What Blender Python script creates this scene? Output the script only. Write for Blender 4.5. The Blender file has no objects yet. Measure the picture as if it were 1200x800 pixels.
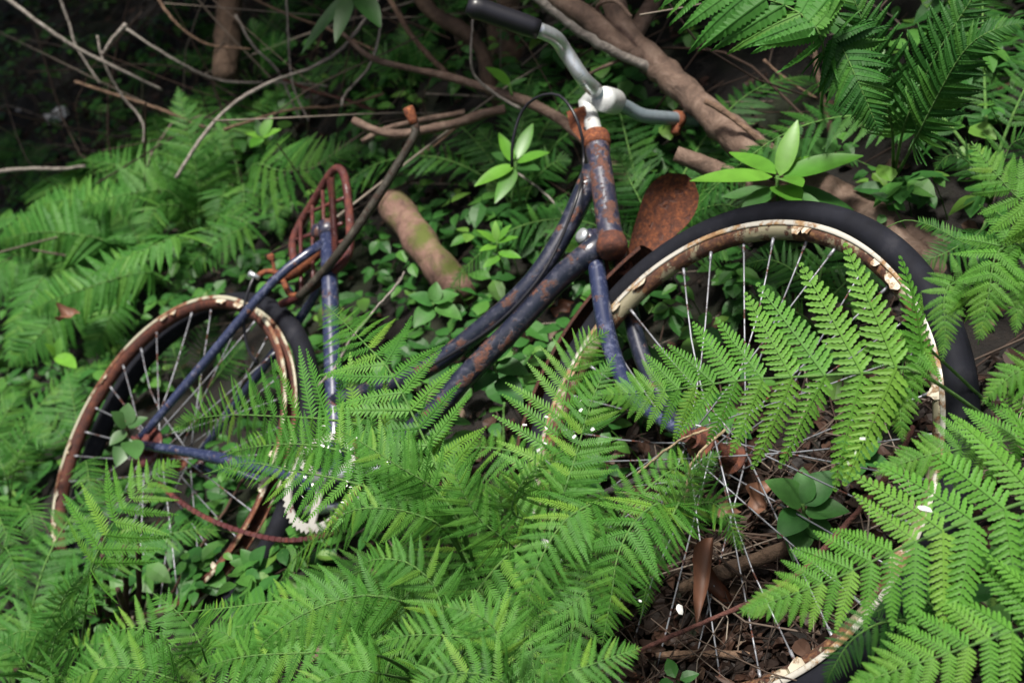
import bpy, math, random
import numpy as np
from mathutils import Vector, Matrix, noise, Quaternion
random.seed(7); rng = np.random.default_rng(7)
S = bpy.context.scene; COL = S.collection
R = math.radians

# ------------------------------------------------------------------ camera, sky, sun, exposure
PITCH = R(20); FPX = 1400.0; CAMZ = 1.30
cd = bpy.data.cameras.new('camera'); cam = bpy.data.objects.new('camera', cd); COL.objects.link(cam)
cam.location = (0, 0, CAMZ); cam.rotation_euler = (R(90) - PITCH, 0, 0)
cd.sensor_width = 36; cd.lens = 36 * FPX / 1200; cd.clip_start = .02; cd.clip_end = 200
cd.dof.use_dof = True; cd.dof.focus_distance = 1.32; cd.dof.aperture_fstop = 5.6
S.camera = cam
S.render.resolution_x = 1024; S.render.resolution_y = 682
SUN_EL, SUN_AZ = R(66), R(212)          # azimuth measured from +Y clockwise; light from behind-left of the camera
w = bpy.data.worlds.new('World'); S.world = w; w.use_nodes = True
nt = w.node_tree; sky = nt.nodes.new('ShaderNodeTexSky'); sky.sky_type = 'NISHITA'; sky.sun_disc = False
sky.sun_elevation = SUN_EL; sky.sun_rotation = SUN_AZ; sky.air_density = .6; sky.dust_density = 5.0; sky.ozone_density = .6
nt.links.new(sky.outputs[0], nt.nodes['Background'].inputs[0]); nt.nodes['Background'].inputs[1].default_value = .05
sl = bpy.data.lights.new('sun', 'SUN'); so = bpy.data.objects.new('sun', sl); COL.objects.link(so)
sl.energy = 2.6; sl.angle = R(9); sl.color = (1, .96, .88)
sd = Vector((math.sin(SUN_AZ) * math.cos(SUN_EL), math.cos(SUN_AZ) * math.cos(SUN_EL), math.sin(SUN_EL)))
so.rotation_euler = (-sd).to_track_quat('-Z', 'Y').to_euler(); so.location = sd * 10
S.view_settings.view_transform = 'Standard'; S.view_settings.look = 'None'; S.view_settings.gamma = 1
S.view_settings.exposure = 1.4

# ------------------------------------------------------------------ frames of reference (the bank and the bicycle's pose, in metres)
CP, SP = math.cos(PITCH), math.sin(PITCH)
def rot(c): return Vector((c[0], -c[1] * SP + c[2] * CP, -c[1] * CP - c[2] * SP))   # camera axes (right, down, forward) -> world
def W(c): return rot(c) + Vector((0, 0, CAMZ))
V = lambda *a: Vector(a)
nC = V(-.57925147, -.37979943, -.72126287); fC = V(.79432548, -.06427588, -.60408247); uC = V(.18307038, -.92283314, .33891626)
OC = V(-.61807515, .19698676, 2.10969339) - nC * .012
AL = R(27)
NC = nC * math.cos(AL) + uC * math.sin(AL); bC = uC * math.cos(AL) - nC * math.sin(AL)
P0C = OC + fC * 1.08 - uC * .325
GN, GU, GV, GP = rot(NC), rot(fC), rot(bC), W(P0C)          # bank normal, along-bank, up-bank, origin below the front wheel
def hg(u, v):
    k = v - .62
    h = .27 * (math.sqrt(k * k + .04) + k) / 2
    return h
def gnoise(u, v):
    return .030 * noise.noise((u * 2.2, v * 2.2, 3.1)) + .012 * noise.noise((u * 7, v * 7, 1.7))
def gp(u, v, h=0): return GP + GU * u + GV * v + GN * (hg(u, v) + gnoise(u, v) + h)
def ray(px, py): return V((px - 600) / FPX, (py - 400) / FPX, 1.)
def gt(px, py, h=0):
    d = ray(px, py); lo, hi = .3, 14.
    t = .4; st = .05
    while t < 14:
        X = d * t - P0C
        if X.dot(NC) - hg(X.dot(fC), X.dot(bC)) - h < 0: break
        t += st
    lo, hi = t - st, t
    for i in range(12):
        t = (lo + hi) / 2; X = d * t - P0C
        if X.dot(NC) - hg(X.dot(fC), X.dot(bC)) - h < 0: hi = t
        else: lo = t
    return t
def G(px, py, h=0): return W(ray(px, py) * gt(px, py, h))     # the place h metres above the bank seen in that direction
def blade(spec):                                              # axis of a frond: heights above the bank, evened out so that it does not run straight away from the viewer
    ts = [gt(*q) for q in spec]; out = []
    tm = sorted(ts[:3])[len(ts[:3]) // 2]
    for (x, y, h), t in zip(spec, ts):
        t2 = tm + (t - tm) * .40
        if t2 < 1.22: t2 = 1.22 - (1.22 - t2) * .45
        out.append(W(ray(x, y) * min(t2, gt(x, y, .04))))
    return out
def U(px, py, t): return W(ray(px, py) * t)

# ------------------------------------------------------------------ mesh helpers
class MB:
    def __init__(s): s.v = []; s.f = []
    def add(s, vs, fs):
        o = len(s.v); s.v += [tuple(p) for p in vs]; s.f += [tuple(i + o for i in f) for f in fs]
    def tube(s, pts, rad, seg=8, cap=True, jit=0):
        pts = [Vector(p) for p in pts]; n = len(pts)
        if not hasattr(rad, '__len__'): rad = [rad] * n
        t0 = (pts[1] - pts[0]).normalized(); a = t0.orthogonal().normalized(); vs = []
        for i, p in enumerate(pts):
            t = (pts[min(i + 1, n - 1)] - pts[max(i - 1, 0)])
            t = t.normalized() if t.length > 1e-9 else t0
            a = (a - t * a.dot(t))
            a = a.normalized() if a.length > 1e-6 else t.orthogonal().normalized()
            b = t.cross(a)
            for k in range(seg):
                an = 2 * math.pi * k / seg
                r = rad[i] * (1 + (random.uniform(-jit, jit) if jit else 0))
                vs.append(p + (a * math.cos(an) + b * math.sin(an)) * r)
        fs = [(i * seg + k, i * seg + (k + 1) % seg, (i + 1) * seg + (k + 1) % seg, (i + 1) * seg + k) for i in range(n - 1) for k in range(seg)]
        if cap: fs += [tuple(reversed(range(seg))), tuple((n - 1) * seg + k for k in range(seg))]
        s.add(vs, fs); return s
    def box(s, c, sx, sy, sz, M=None):
        vs = [V(x * sx / 2, y * sy / 2, z * sz / 2) for x in (-1, 1) for y in (-1, 1) for z in (-1, 1)]
        if M is not None: vs = [M @ p for p in vs]
        vs = [p + Vector(c) for p in vs]
        s.add(vs, [(0, 1, 3, 2), (4, 6, 7, 5), (0, 4, 5, 1), (2, 3, 7, 6), (0, 2, 6, 4), (1, 5, 7, 3)]); return s
    def ring(s, prof, seg=96, ang=(0, 2 * math.pi), closed=True, wob=None):
        # profile (radius, y) swept about the local Y axis; angle 0 = +X, 90 deg = +Z
        full = abs(ang[1] - ang[0] - 2 * math.pi) < 1e-6; m = len(prof); n = seg if full else seg + 1; vs = []
        for i in range(n):
            a = ang[0] + (ang[1] - ang[0]) * i / seg
            for j, (r, y) in enumerate(prof):
                if wob: r, y = wob(a, j, r, y)
                vs.append((r * math.cos(a), y, r * math.sin(a)))
        fs = []
        for i in range(seg):
            i2 = (i + 1) % n
            for j in range(m if closed else m - 1):
                j2 = (j + 1) % m
                fs.append((i * m + j, i2 * m + j, i2 * m + j2, i * m + j2))
        s.add(vs, fs); return s
    def mesh(s, name, mat, smooth=True):
        me = bpy.data.meshes.new(name); me.from_pydata(s.v, [], s.f)
        if smooth and me.polygons: me.polygons.foreach_set('use_smooth', [True] * len(me.polygons))
        if mat: me.materials.append(mat)
        me.update(); return me
    def build(s, name, mat, parent=None, smooth=True):
        return link(name, s.mesh(name, mat, smooth), parent)
def link(name, me, parent=None):
    o = bpy.data.objects.new(name, me); COL.objects.link(o)
    if parent: o.parent = parent
    return o
def tag(o, label=None, cat=None, group=None, kind=None):
    for k, x in (('label', label), ('category', cat), ('group', group), ('kind', kind)):
        if x: o[k] = x
    return o
def empty(name, loc=(0, 0, 0), M=None):
    o = bpy.data.objects.new(name, None); COL.objects.link(o); o.empty_display_size = .05
    if M is not None: o.matrix_world = M
    else: o.location = loc
    return o
def spline(pts, n):
    pts = [Vector(p) for p in pts]
    if len(pts) == 2: return [pts[0].lerp(pts[1], i / (n - 1)) for i in range(n)]
    P = [pts[0] * 2 - pts[1]] + pts + [pts[-1] * 2 - pts[-2]]; out = []; m = len(pts) - 1
    dense = []
    for k in range(m):
        for i in range(16):
            t = i / 16; a, b, c, d = P[k:k + 4]
            dense.append(.5 * ((2 * b) + (c - a) * t + (2 * a - 5 * b + 4 * c - d) * t * t + (3 * b - a - 3 * c + d) * t ** 3))
    dense.append(pts[-1])
    L = [0]
    for a, b in zip(dense, dense[1:]): L.append(L[-1] + (b - a).length)
    for i in range(n):
        x = L[-1] * i / (n - 1); k = 0
        while k < len(L) - 2 and L[k + 1] < x: k += 1
        t = (x - L[k]) / max(1e-9, L[k + 1] - L[k]); out.append(dense[k].lerp(dense[k + 1], min(1, t)))
    return out

# ------------------------------------------------------------------ materials
def mat(name):
    m = bpy.data.materials.new(name); m.use_nodes = True; n = m.node_tree.nodes; l = m.node_tree.links
    return m, n, l, n['Principled BSDF']
def tex(n, l, kind, scale, detail=4, rough=.6, coord='Object', dist=0):
    tc = n.new('ShaderNodeTexCoord'); t = n.new('ShaderNodeTex' + kind)
    t.inputs['Scale'].default_value = scale
    if kind == 'Noise': t.inputs['Detail'].default_value = detail; t.inputs['Roughness'].default_value = rough; t.inputs['Distortion'].default_value = dist
    l.new(tc.outputs[coord], t.inputs['Vector']); return t
def ramp(n, l, src, stops):
    r = n.new('ShaderNodeValToRGB'); e = r.color_ramp.elements
    while len(e) < len(stops): e.new(.5)
    for k, (p, c) in enumerate(stops): e[k].position = p; e[k].color = (*c, 1) if len(c) == 3 else c
    l.new(src, r.inputs[0]); return r
def mixc(n, l, fac, a, b, mode='MIX'):
    m = n.new('ShaderNodeMix'); m.data_type = 'RGBA'; m.blend_type = mode
    for s, x in ((0, fac), (6, a), (7, b)):
        if isinstance(x, (int, float)): m.inputs[s].default_value = x
        elif isinstance(x, tuple): m.inputs[s].default_value = (*x, 1)
        else: l.new(x, m.inputs[s])
    return m.outputs[2]
def bump(n, l, p, src, st=.3, d=.002):
    b = n.new('ShaderNodeBump'); b.inputs['Strength'].default_value = st; b.inputs['Distance'].default_value = d
    l.new(src, b.inputs['Height']); l.new(b.outputs[0], p.inputs['Normal'])
RUST = [(.25, (.022, .010, .009)), (.45, (.060, .020, .014)), (.6, (.125, .038, .018)), (.8, (.26, .085, .028))]
def rusty(name, base, amount, metal=0., rough=.35, scale=38, rustramp=RUST, dust=None):
    m, n, l, p = mat(name)
    t1 = tex(n, l, 'Noise', scale, 8, .68); t2 = tex(n, l, 'Noise', scale * 3.2, 6, .7)
    rc = ramp(n, l, t2.outputs[0], rustramp)
    a = 1 - amount
    lo = .30 + .42 * a
    mk = ramp(n, l, t1.outputs[0], [(max(0, lo - .025), (0, 0, 0)), (min(1, lo + .025), (1, 1, 1))])
    col = base
    if dust:
        t3 = tex(n, l, 'Noise', 90, 5, .7); d = ramp(n, l, t3.outputs[0], [(.52, (0, 0, 0)), (.74, (1, 1, 1))])
        col = mixc(n, l, d.outputs[0], base, dust)
    l.new(mixc(n, l, mk.outputs[0], col, rc.outputs[0]), p.inputs['Base Color'])
    mr = ramp(n, l, mk.outputs[0], [(0, (rough,) * 3), (1, (.85,) * 3)]); l.new(mr.outputs[0], p.inputs['Roughness'])
    mm = ramp(n, l, mk.outputs[0], [(0, (metal,) * 3), (1, (0, 0, 0))]); l.new(mm.outputs[0], p.inputs['Metallic'])
    h = n.new('ShaderNodeMath'); h.operation = 'MULTIPLY'; l.new(mk.outputs[0], h.inputs[0]); l.new(t2.outputs[0], h.inputs[1])
    bump(n, l, p, h.outputs[0], .6, .0025)
    if 'paint' in name: p.inputs['Specular IOR Level'].default_value = .8
    return m
M = {}
M['paint'] = rusty('blue_black_paint', (.012, .015, .030), .31, rough=.30, scale=40, dust=(.085, .085, .115))
M['paint_rust'] = rusty('rusted_paint', (.020, .021, .042), .46, rough=.38, scale=52, dust=(.14, .115, .15))
M['paint_blue'] = rusty('worn_blue_paint', (.020, .027, .066), .24, rough=.27, scale=36, dust=(.12, .135, .21))
M['rust'] = rusty('rust', (.10, .03, .015), .8, scale=30)
M['rust_orange'] = rusty('orange_rust', (.16, .045, .018), .75, scale=60, rustramp=[(.3, (.05, .016, .009)), (.5, (.15, .042, .016)), (.7, (.30, .10, .03)), (.9, (.42, .2, .07))])
M['rust_red'] = rusty('dark_red_rust', (.075, .022, .022), .5, scale=30, rustramp=[(.3, (.03, .008, .008)), (.55, (.11, .025, .018)), (.8, (.17, .05, .025))])
M['guard_rust'] = rusty('speckled_mudguard_rust', (.07, .018, .010), .72, scale=70, rustramp=[(.3, (.014, .006, .005)), (.5, (.050, .016, .009)), (.7, (.11, .034, .013)), (.88, (.24, .09, .03))])
M['rim'] = rusty('flaking_chrome_rim', (.30, .27, .18), .62, metal=.3, rough=.4, scale=26, rustramp=[(.3, (.020, .010, .008)), (.5, (.07, .026, .014)), (.65, (.20, .10, .04)), (.85, (.42, .34, .2))])
M['rim_edge'] = rusty('pale_rim_edge', (.46, .44, .39), .44, metal=.1, rough=.5, scale=20, rustramp=[(.3, (.12, .05, .02)), (.5, (.26, .15, .07)), (.7, (.45, .36, .22))])
M['rim_edge_dull'] = rusty('dull_rim_edge', (.38, .36, .27), .50, metal=.1, rough=.55, scale=14, rustramp=[(.3, (.05, .018, .010)), (.5, (.15, .05, .025)), (.7, (.34, .27, .16))])
M['plate'] = rusty('peeling_plating', (.52, .46, .36), .5, rough=.5, scale=60, rustramp=[(.3, (.14, .06, .03)), (.6, (.35, .24, .14)), (.8, (.5, .4, .28))])
M['rim_rust'] = rusty('rusted_rim', (.20, .13, .08), .86, metal=.1, rough=.6, scale=22, rustramp=[(.3, (.018, .007, .006)), (.5, (.065, .018, .011)), (.75, (.14, .042, .016)), (.92, (.30, .18, .08))])
M['spoke'] = rusty('dull_spoke', (.26, .27, .30), .40, metal=.4, rough=.45, scale=60)
M['chrome'] = rusty('pitted_alloy', (.60, .64, .66), .20, metal=.7, rough=.30, scale=50, dust=(.42, .40, .36))
M['alloy_dull'] = rusty('dull_alloy', (.27, .33, .37), .16, metal=.45, rough=.38, scale=50, dust=(.20, .25, .26))
M['stem_alloy'] = rusty('white_oxidised_alloy', (.62, .64, .63), .15, metal=.25, rough=.42, scale=70, dust=(.45, .43, .40))
m, n, l, p = mat('tyre_rubber'); t = tex(n, l, 'Noise', 25, 6, .6)
l.new(ramp(n, l, t.outputs[0], [(.35, (.004, .0045, .008)), (.6, (.009, .010, .016)), (.8, (.028, .028, .034))]).outputs[0], p.inputs['Base Color'])
p.inputs['Roughness'].default_value = .8; p.inputs['Specular IOR Level'].default_value = .25; t2 = tex(n, l, 'Noise', 260, 3); bump(n, l, p, t2.outputs[0], .25, .0008); M['tyre'] = m
m, n, l, p = mat('black_plastic'); p.inputs['Base Color'].default_value = (.012, .012, .016, 1); p.inputs['Roughness'].default_value = .38
t2 = tex(n, l, 'Noise', 120, 4); bump(n, l, p, t2.outputs[0], .15, .0008); M['black'] = m
m, n, l, p = mat('white_flake'); p.inputs['Base Color'].default_value = (.72, .72, .70, 1); p.inputs['Roughness'].default_value = .7; M['white'] = m  # also colours the top-left chips that stand for sun flecks
M['guard_orange'] = rusty('orange_mudguard_rust', (.06, .018, .010), .75, scale=45, rustramp=[(.3, (.022, .008, .006)), (.48, (.085, .024, .010)), (.62, (.17, .05, .016)), (.8, (.34, .13, .04))])
M['rod'] = rusty('grimy_rod', (.030, .026, .018), .42, rough=.6, scale=40, dust=(.09, .08, .06), rustramp=[(.3, (.012, .007, .005)), (.6, (.04, .02, .012)), (.85, (.09, .045, .02))])
M['ring'] = rusty('dirty_chainring', (.40, .39, .36), .34, metal=.2, rough=.45, scale=40)
m, n, l, p = mat('orange_plastic'); p.inputs['Base Color'].default_value = (.55, .16, .02, 1); p.inputs['Roughness'].default_value = .4; M['orange'] = m

def leafmat(name, cols, transl=.34, rough=.55, spec=.26, rand='obj', nscale=9, veins=False):
    m, n, l, p = mat(name)
    if rand == 'obj':
        src = n.new('ShaderNodeObjectInfo').outputs['Random']
    else:
        src = n.new('ShaderNodeNewGeometry').outputs['Random Per Island']
    r = ramp(n, l, src, cols)
    t = tex(n, l, 'Noise', nscale, 3, .6, coord='Object')
    v = ramp(n, l, t.outputs[0], [(.3, (.72, .72, .72)), (.7, (1.2, 1.2, 1.2))])
    c = mixc(n, l, 1.0, r.outputs[0], v.outputs[0], 'MULTIPLY')
    l.new(c, p.inputs['Base Color']); p.inputs['Roughness'].default_value = rough; p.inputs['Specular IOR Level'].default_value = spec
    tr = n.new('ShaderNodeBsdfTranslucent'); hs = n.new('ShaderNodeHueSaturation'); hs.inputs['Hue'].default_value = .485; hs.inputs['Value'].default_value = 1.35
    l.new(c, hs.inputs['Color']); l.new(hs.outputs[0], tr.inputs['Color'])
    mx = n.new('ShaderNodeMixShader'); mx.inputs[0].default_value = transl
    l.new(p.outputs[0], mx.inputs[1]); l.new(tr.outputs[0], mx.inputs[2]); l.new(mx.outputs[0], n['Material Output'].inputs[0])
    return m
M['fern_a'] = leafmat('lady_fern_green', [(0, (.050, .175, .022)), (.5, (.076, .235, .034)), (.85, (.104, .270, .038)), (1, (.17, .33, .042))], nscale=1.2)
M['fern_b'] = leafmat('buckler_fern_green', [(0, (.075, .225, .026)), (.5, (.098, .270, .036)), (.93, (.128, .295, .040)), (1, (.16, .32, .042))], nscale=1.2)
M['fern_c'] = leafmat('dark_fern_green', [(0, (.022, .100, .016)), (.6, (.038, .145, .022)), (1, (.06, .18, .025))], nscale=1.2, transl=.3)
M['fern_l'] = leafmat('bank_fern_green', [(0, (.040, .155, .022)), (.6, (.064, .210, .034)), (1, (.10, .25, .038))], nscale=1.2)
M['broad'] = leafmat('ground_cover_green', [(0, (.022, .085, .018)), (.5, (.038, .135, .026)), (.9, (.068, .185, .032)), (1, (.11, .22, .035))], rand='island', rough=.45, transl=.25, nscale=14)
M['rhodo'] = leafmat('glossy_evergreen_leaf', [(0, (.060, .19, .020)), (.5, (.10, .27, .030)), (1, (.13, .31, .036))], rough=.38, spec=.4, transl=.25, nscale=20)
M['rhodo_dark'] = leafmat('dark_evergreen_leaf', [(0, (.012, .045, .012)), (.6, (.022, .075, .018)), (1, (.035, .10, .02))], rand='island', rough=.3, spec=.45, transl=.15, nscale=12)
M['rhodo_old'] = leafmat('old_evergreen_leaf', [(0, (.03, .10, .02)), (.6, (.045, .13, .03)), (1, (.07, .15, .05))], rough=.42, spec=.4, transl=.2, nscale=18)
M['round'] = leafmat('soft_round_leaf', [(0, (.030, .115, .026)), (.5, (.045, .150, .032)), (1, (.07, .185, .038))], rough=.5, spec=.3, transl=.25, nscale=45)
M['litter'] = leafmat('dead_leaf_litter', [(0, (.008, .005, .004)), (.4, (.017, .010, .007)), (.7, (.036, .018, .012)), (.92, (.070, .038, .026)), (1, (.15, .11, .08))], rand='island', rough=.6, transl=.05, nscale=30)
M['deadleaf'] = leafmat('brown_curled_leaf', [(0, (.06, .022, .012)), (.5, (.10, .042, .024)), (1, (.16, .08, .05))], rough=.5, transl=.1, nscale=30)
def barkmat(name, ramp_, scale=26, moss=None, mossamt=.5):
    m, n, l, p = mat(name); t = tex(n, l, 'Noise', scale, 8, .68, dist=.4); c = ramp(n, l, t.outputs[0], ramp_).outputs[0]
    if moss:
        t2 = tex(n, l, 'Noise', 11, 6, .65); k = ramp(n, l, t2.outputs[0], [(1 - mossamt - .06, (0, 0, 0)), (1 - mossamt + .06, (1, 1, 1))])
        c = mixc(n, l, k.outputs[0], c, moss)
    l.new(c, p.inputs['Base Color']); p.inputs['Roughness'].default_value = .8
    bump(n, l, p, t.outputs[0], 1., .010); return m
M['bark'] = barkmat('smooth_pinkish_bark', [(.3, (.050, .031, .022)), (.5, (.135, .086, .062)), (.66, (.22, .155, .118)), (.85, (.32, .26, .21))])
M['bark_dark'] = barkmat('dark_brown_bark', [(.3, (.035, .022, .014)), (.55, (.095, .058, .036)), (.8, (.18, .12, .08))])
M['bark_moss'] = barkmat('mossy_log_bark', [(.3, (.05, .027, .020)), (.5, (.17, .095, .072)), (.75, (.32, .20, .155))], moss=(.085, .105, .016), mossamt=.46)
M['twig_grey'] = barkmat('grey_twig', [(.3, (.13, .11, .095)), (.55, (.27, .24, .21)), (.8, (.46, .42, .38))], 60)
M['twig_brown'] = barkmat('brown_twig', [(.3, (.075, .042, .027)), (.55, (.18, .11, .07)), (.8, (.32, .21, .14))], 60)
M['twig_red'] = barkmat('red_brown_twig', [(.3, (.05, .018, .014)), (.55, (.12, .042, .032)), (.8, (.20, .09, .06))], 60)
M['twig_dark'] = barkmat('blackish_twig', [(.3, (.012, .010, .010)), (.6, (.03, .026, .026)), (.85, (.07, .06, .06))], 60)
M['twig_mix'] = leafmat('mixed_twig_litter', [(0, (.014, .009, .007)), (.5, (.045, .028, .020)), (.8, (.11, .085, .068)), (1, (.26, .22, .18))], rand='island', rough=.8, transl=0, nscale=40)
M['straw'] = barkmat('straw', [(.3, (.22, .16, .09)), (.6, (.40, .31, .19)), (.8, (.55, .46, .32))], 60)
M['stalk'] = barkmat('fern_stalk', [(.3, (.05, .14, .025)), (.6, (.09, .20, .035)), (.85, (.16, .22, .06))], 40)
M['oldstalk'] = barkmat('scaly_brown_stalk', [(.3, (.03, .016, .010)), (.6, (.08, .042, .025)), (.85, (.16, .09, .05))], 60)
m, n, l, p = mat('woodland_soil'); t = tex(n, l, 'Noise', 30, 8, .7); t2 = tex(n, l, 'Noise', 3.5, 5, .6)
soil = ramp(n, l, t.outputs[0], [(.3, (.002, .0015, .001)), (.55, (.007, .0045, .003)), (.75, (.022, .013, .008))]).outputs[0]
mos = ramp(n, l, t.outputs[0], [(.3, (.003, .006, .002)), (.7, (.016, .024, .005))]).outputs[0]
k = ramp(n, l, t2.outputs[0], [(.5, (0, 0, 0)), (.62, (1, 1, 1))])
l.new(mixc(n, l, k.outputs[0], soil, mos), p.inputs['Base Color']); p.inputs['Roughness'].default_value = .95; bump(n, l, p, t.outputs[0], 1, .02); M['soil'] = m

# ------------------------------------------------------------------ the bank
mb = MB()
us = np.concatenate([np.linspace(-16, -4, 30, endpoint=False), np.linspace(-4, 1.2, 130, endpoint=False), np.linspace(1.2, 8, 18)])
vs_ = np.concatenate([np.linspace(-5, -.8, 14, endpoint=False), np.linspace(-.8, 3, 95, endpoint=False), np.linspace(3, 16, 30)])
mb.v = [tuple(gp(u, v)) for v in vs_ for u in us]; k = len(us)
mb.f = [(j * k + i, j * k + i + 1, (j + 1) * k + i + 1, (j + 1) * k + i) for j in range(len(vs_) - 1) for i in range(k - 1)]
tag(mb.build('ground', M['soil']), kind='structure')

# ------------------------------------------------------------------ bicycle
BX, BZ = .54, -.33
def bikeM():
    f, n_, u = rot(fC), rot(nC), rot(uC); o = W(OC) + f * BX + u * BZ
    return Matrix(((f.x, -n_.x, u.x, o.x), (f.y, -n_.y, u.y, o.y), (f.z, -n_.z, u.z, o.z), (0, 0, 0, 1)))
BM = bikeM(); BI = BM.inverted()
bike = empty('bicycle', M=BM)
tag(bike, 'abandoned rusty dark blue step-through bicycle half swallowed by ferns', 'bicycle')
def B(x, z, off=0): return V(x - BX, -off, z - BZ)                    # bicycle coordinates; off > 0 towards the drive side
def bpx(px, py, off=0):                                               # pixel -> bicycle coordinates on a plane parallel to the frame
    d = ray(px, py); o = OC + nC * off; return BI @ W(d * (o.dot(nC) / d.dot(nC)))
nfC = V(-.70556639, -.3530241, -.61445102); CfC = V(.24357403, .13013772, 1.46223862) - nfC * .012
def spx(px, py, off=0):                                               # the same on the steered front plane
    d = ray(px, py); o = CfC + nfC * off; return BI @ W(d * (o.dot(nfC) / d.dot(nfC)))
# steered frame as a matrix in bicycle coordinates (origin at the front hub)
fx = (fC - nfC * fC.dot(nfC)).normalized(); ux = nfC.cross(fx)
FW = Matrix.Identity(4)
for i, a in enumerate((rot(fx), -rot(nfC), rot(ux))):
    for j in range(3): FW[j][i] = a[j]
    
o = W(CfC)
for j in range(3): FW[j][3] = o[j]
FM = BI @ FW
RM = Matrix.Translation(B(0, 0))

def wheel(name, Mx, rimmat, tyre_off, hubw, seed, label):
    rnd = random.Random(seed)
    rm = MB()
    ph = [rnd.uniform(0, 6) for _ in range(8)]
    def wob(a, j, r, y):
        if j in (3, 4): r += .0016 * math.sin(23 * a + ph[0]) * math.sin(7 * a + ph[1]) + .0012 * math.sin(61 * a + ph[2])
        return r, y
    rm.ring([(.3005, -.0118), (.298, -.0095), (.2895, -.0100), (.2865, -.006), (.2858, 0), (.2865, .006), (.2895, .0100), (.298, .0095), (.3005, .0118), (.2925, .0118), (.2885, .0095), (.2840, .004), (.2840, -.004), (.2885, -.0095), (.2925, -.0118)], 160, wob=wob)
    w_ = rm.build('wheel', rimmat, bike); w_.name = name; w_.matrix_basis = Mx; w_['label'] = label
    for sy in (-1, 1):
        re_ = MB(); re_.ring([(.3045, sy * .0132), (.3045, sy * .0105), (.2985, sy * .0112), (.2970, sy * .0126), (.2985, sy * .0138)], 160); re_.build('rim_edge', M['rim_edge'] if not tyre_off else M['rim_edge_dull'], w_)
    ty = MB(); prof = []
    for i in range(32):
        a = 2 * math.pi * i / 32; c, s_ = math.cos(a), math.sin(a)
        r = .3165 + .0165 * c; y = .0185 * s_
        if c > .25 and i % 2 == 0: r += .0016
        prof.append((r, y))
    def wt(a, j, r, y): return r + .0012 * math.sin(3 * a + ph[3]), y + .002 * math.sin(2 * a + ph[4]) + .001 * math.sin(5 * a + ph[5])
    ty.ring(prof, 180, wob=wt); t_ = ty.build('tyre', M['tyre'], w_); t_.location = (0, tyre_off, 0)
    if tyre_off: t_.location = (.004, tyre_off, -.004); t_.rotation_euler = (R(1.5), 0, R(-2))
    hb = MB(); hb.ring([(.006, -hubw), (.012, -hubw), (.013, -.036), (.020, -.034), (.020, -.031), (.013, -.027), (.012, 0), (.013, .027), (.020, .031), (.020, .034), (.013, .036), (.012, hubw), (.006, hubw)], 24)
    hb.tube([(0, -hubw - .02, 0), (0, hubw + .02, 0)], .0048, 10)
    for s_ in (-1, 1): hb.tube([(0, s_ * (hubw + .006), 0), (0, s_ * (hubw + .015), 0)], .0095, 6)
    hb.build('hub', M['rust'], w_, False)
    for k in range(36):
        if rnd.random() < .10: continue
        side = 1 if k % 2 else -1; a = 2 * math.pi * k / 36; tw = (1 if (k // 2) % 2 else -1) * 1.15
        p = V(.021 * math.cos(a + tw), side * .0325, .021 * math.sin(a + tw)); q = V(.285 * math.cos(a), side * .002, .285 * math.sin(a))
        mid = p.lerp(q, .5) + V(rnd.uniform(-1, 1), rnd.uniform(-1, 1), rnd.uniform(-1, 1)) * (.0015 if rnd.random() < .8 else .012)
        sp = MB(); sp.tube(spline([p, mid, q], 6), .00115, 5)
        d = (q - mid).normalized(); sp.tube([q - d * .014, q + d * .001], .0021, 6)
        sp.build('spoke', M['spoke'], w_)
    # flakes of plating lifting off the rim
    for k in range(16):
        a = rnd.uniform(0, 6.28); dr = rnd.uniform(.004, .010); wd = rnd.uniform(.01, .03) / .3
        fl = MB(); nn = 5; vv = []
        for i in range(nn):
            aa = a + wd * (i / (nn - 1) - .5); e = dr * (.4 + .6 * rnd.random()) * (1 if 0 < i < nn - 1 else .2)
            for r_, y in ((.297, -.0128), (.2925 - e, -.0135 - rnd.uniform(0, .003))): vv.append((r_ * math.cos(aa), y, r_ * math.sin(aa)))
        fl.add(vv, [(2 * i, 2 * i + 1, 2 * i + 3, 2 * i + 2) for i in range(nn - 1)])
        fl.build('flake', M['plate'], w_)
    return w_
wheel('front_wheel', FM, M['rim'], 0, .048, 3, 'front wheel with flaking pale rim and fitted black tyre')
wheel('rear_wheel', RM, M['rim_rust'], .042, .060, 5, 'rusty rear wheel with its tyre slipped off the rim')

def tubepart(name, pts, r, m, n=14, seg=14, parent=bike):
    return MB().tube(spline(pts, n), r, seg).build(name, m, parent)
HT, HB_ = bpx(699, 166), bpx(717, 288)
BBp = B(.445, -.055)
tubepart('head_tube', [HT, HB_], [.0185, .0185, .0175, .0175, .0175, .0175, .0175, .0175, .0175, .0175, .0175, .0178, .019, .0195], M['paint_rust'], 14, 20)
MB().tube([HT + (HT - HB_).normalized() * x for x in (-.012, -.004, 0, .006, .012, .016)], [.0195, .0215, .0205, .0215, .020, .015], 20).build('headset', M['rust_orange'], bike)
MB().tube([HB_ + (HB_ - HT).normalized() * x for x in (-.014, -.004, .006, .014)], [.0195, .0225, .0225, .018], 20).build('headset', M['rust'], bike)
tubepart('down_tube', [bpx(708, 283), bpx(660, 322), bpx(600, 386), bpx(540, 447), bpx(500, 491), BBp], [.0175] * 3 + [.0165] * 13, M['paint'], 16, 18)
tubepart('top_tube', [bpx(696, 198), bpx(690, 212), bpx(663, 270), bpx(622, 332), bpx(560, 388), bpx(490, 437), B(.385, .085)], [.016] * 3 + [.0145] * 17, M['paint'], 20, 18)
ST0 = bpx(384, 262)
sdir = (ST0 - BBp).normalized()
tubepart('seat_tube', [BBp, ST0], .0145, M['paint_blue'], 6, 18)
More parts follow.
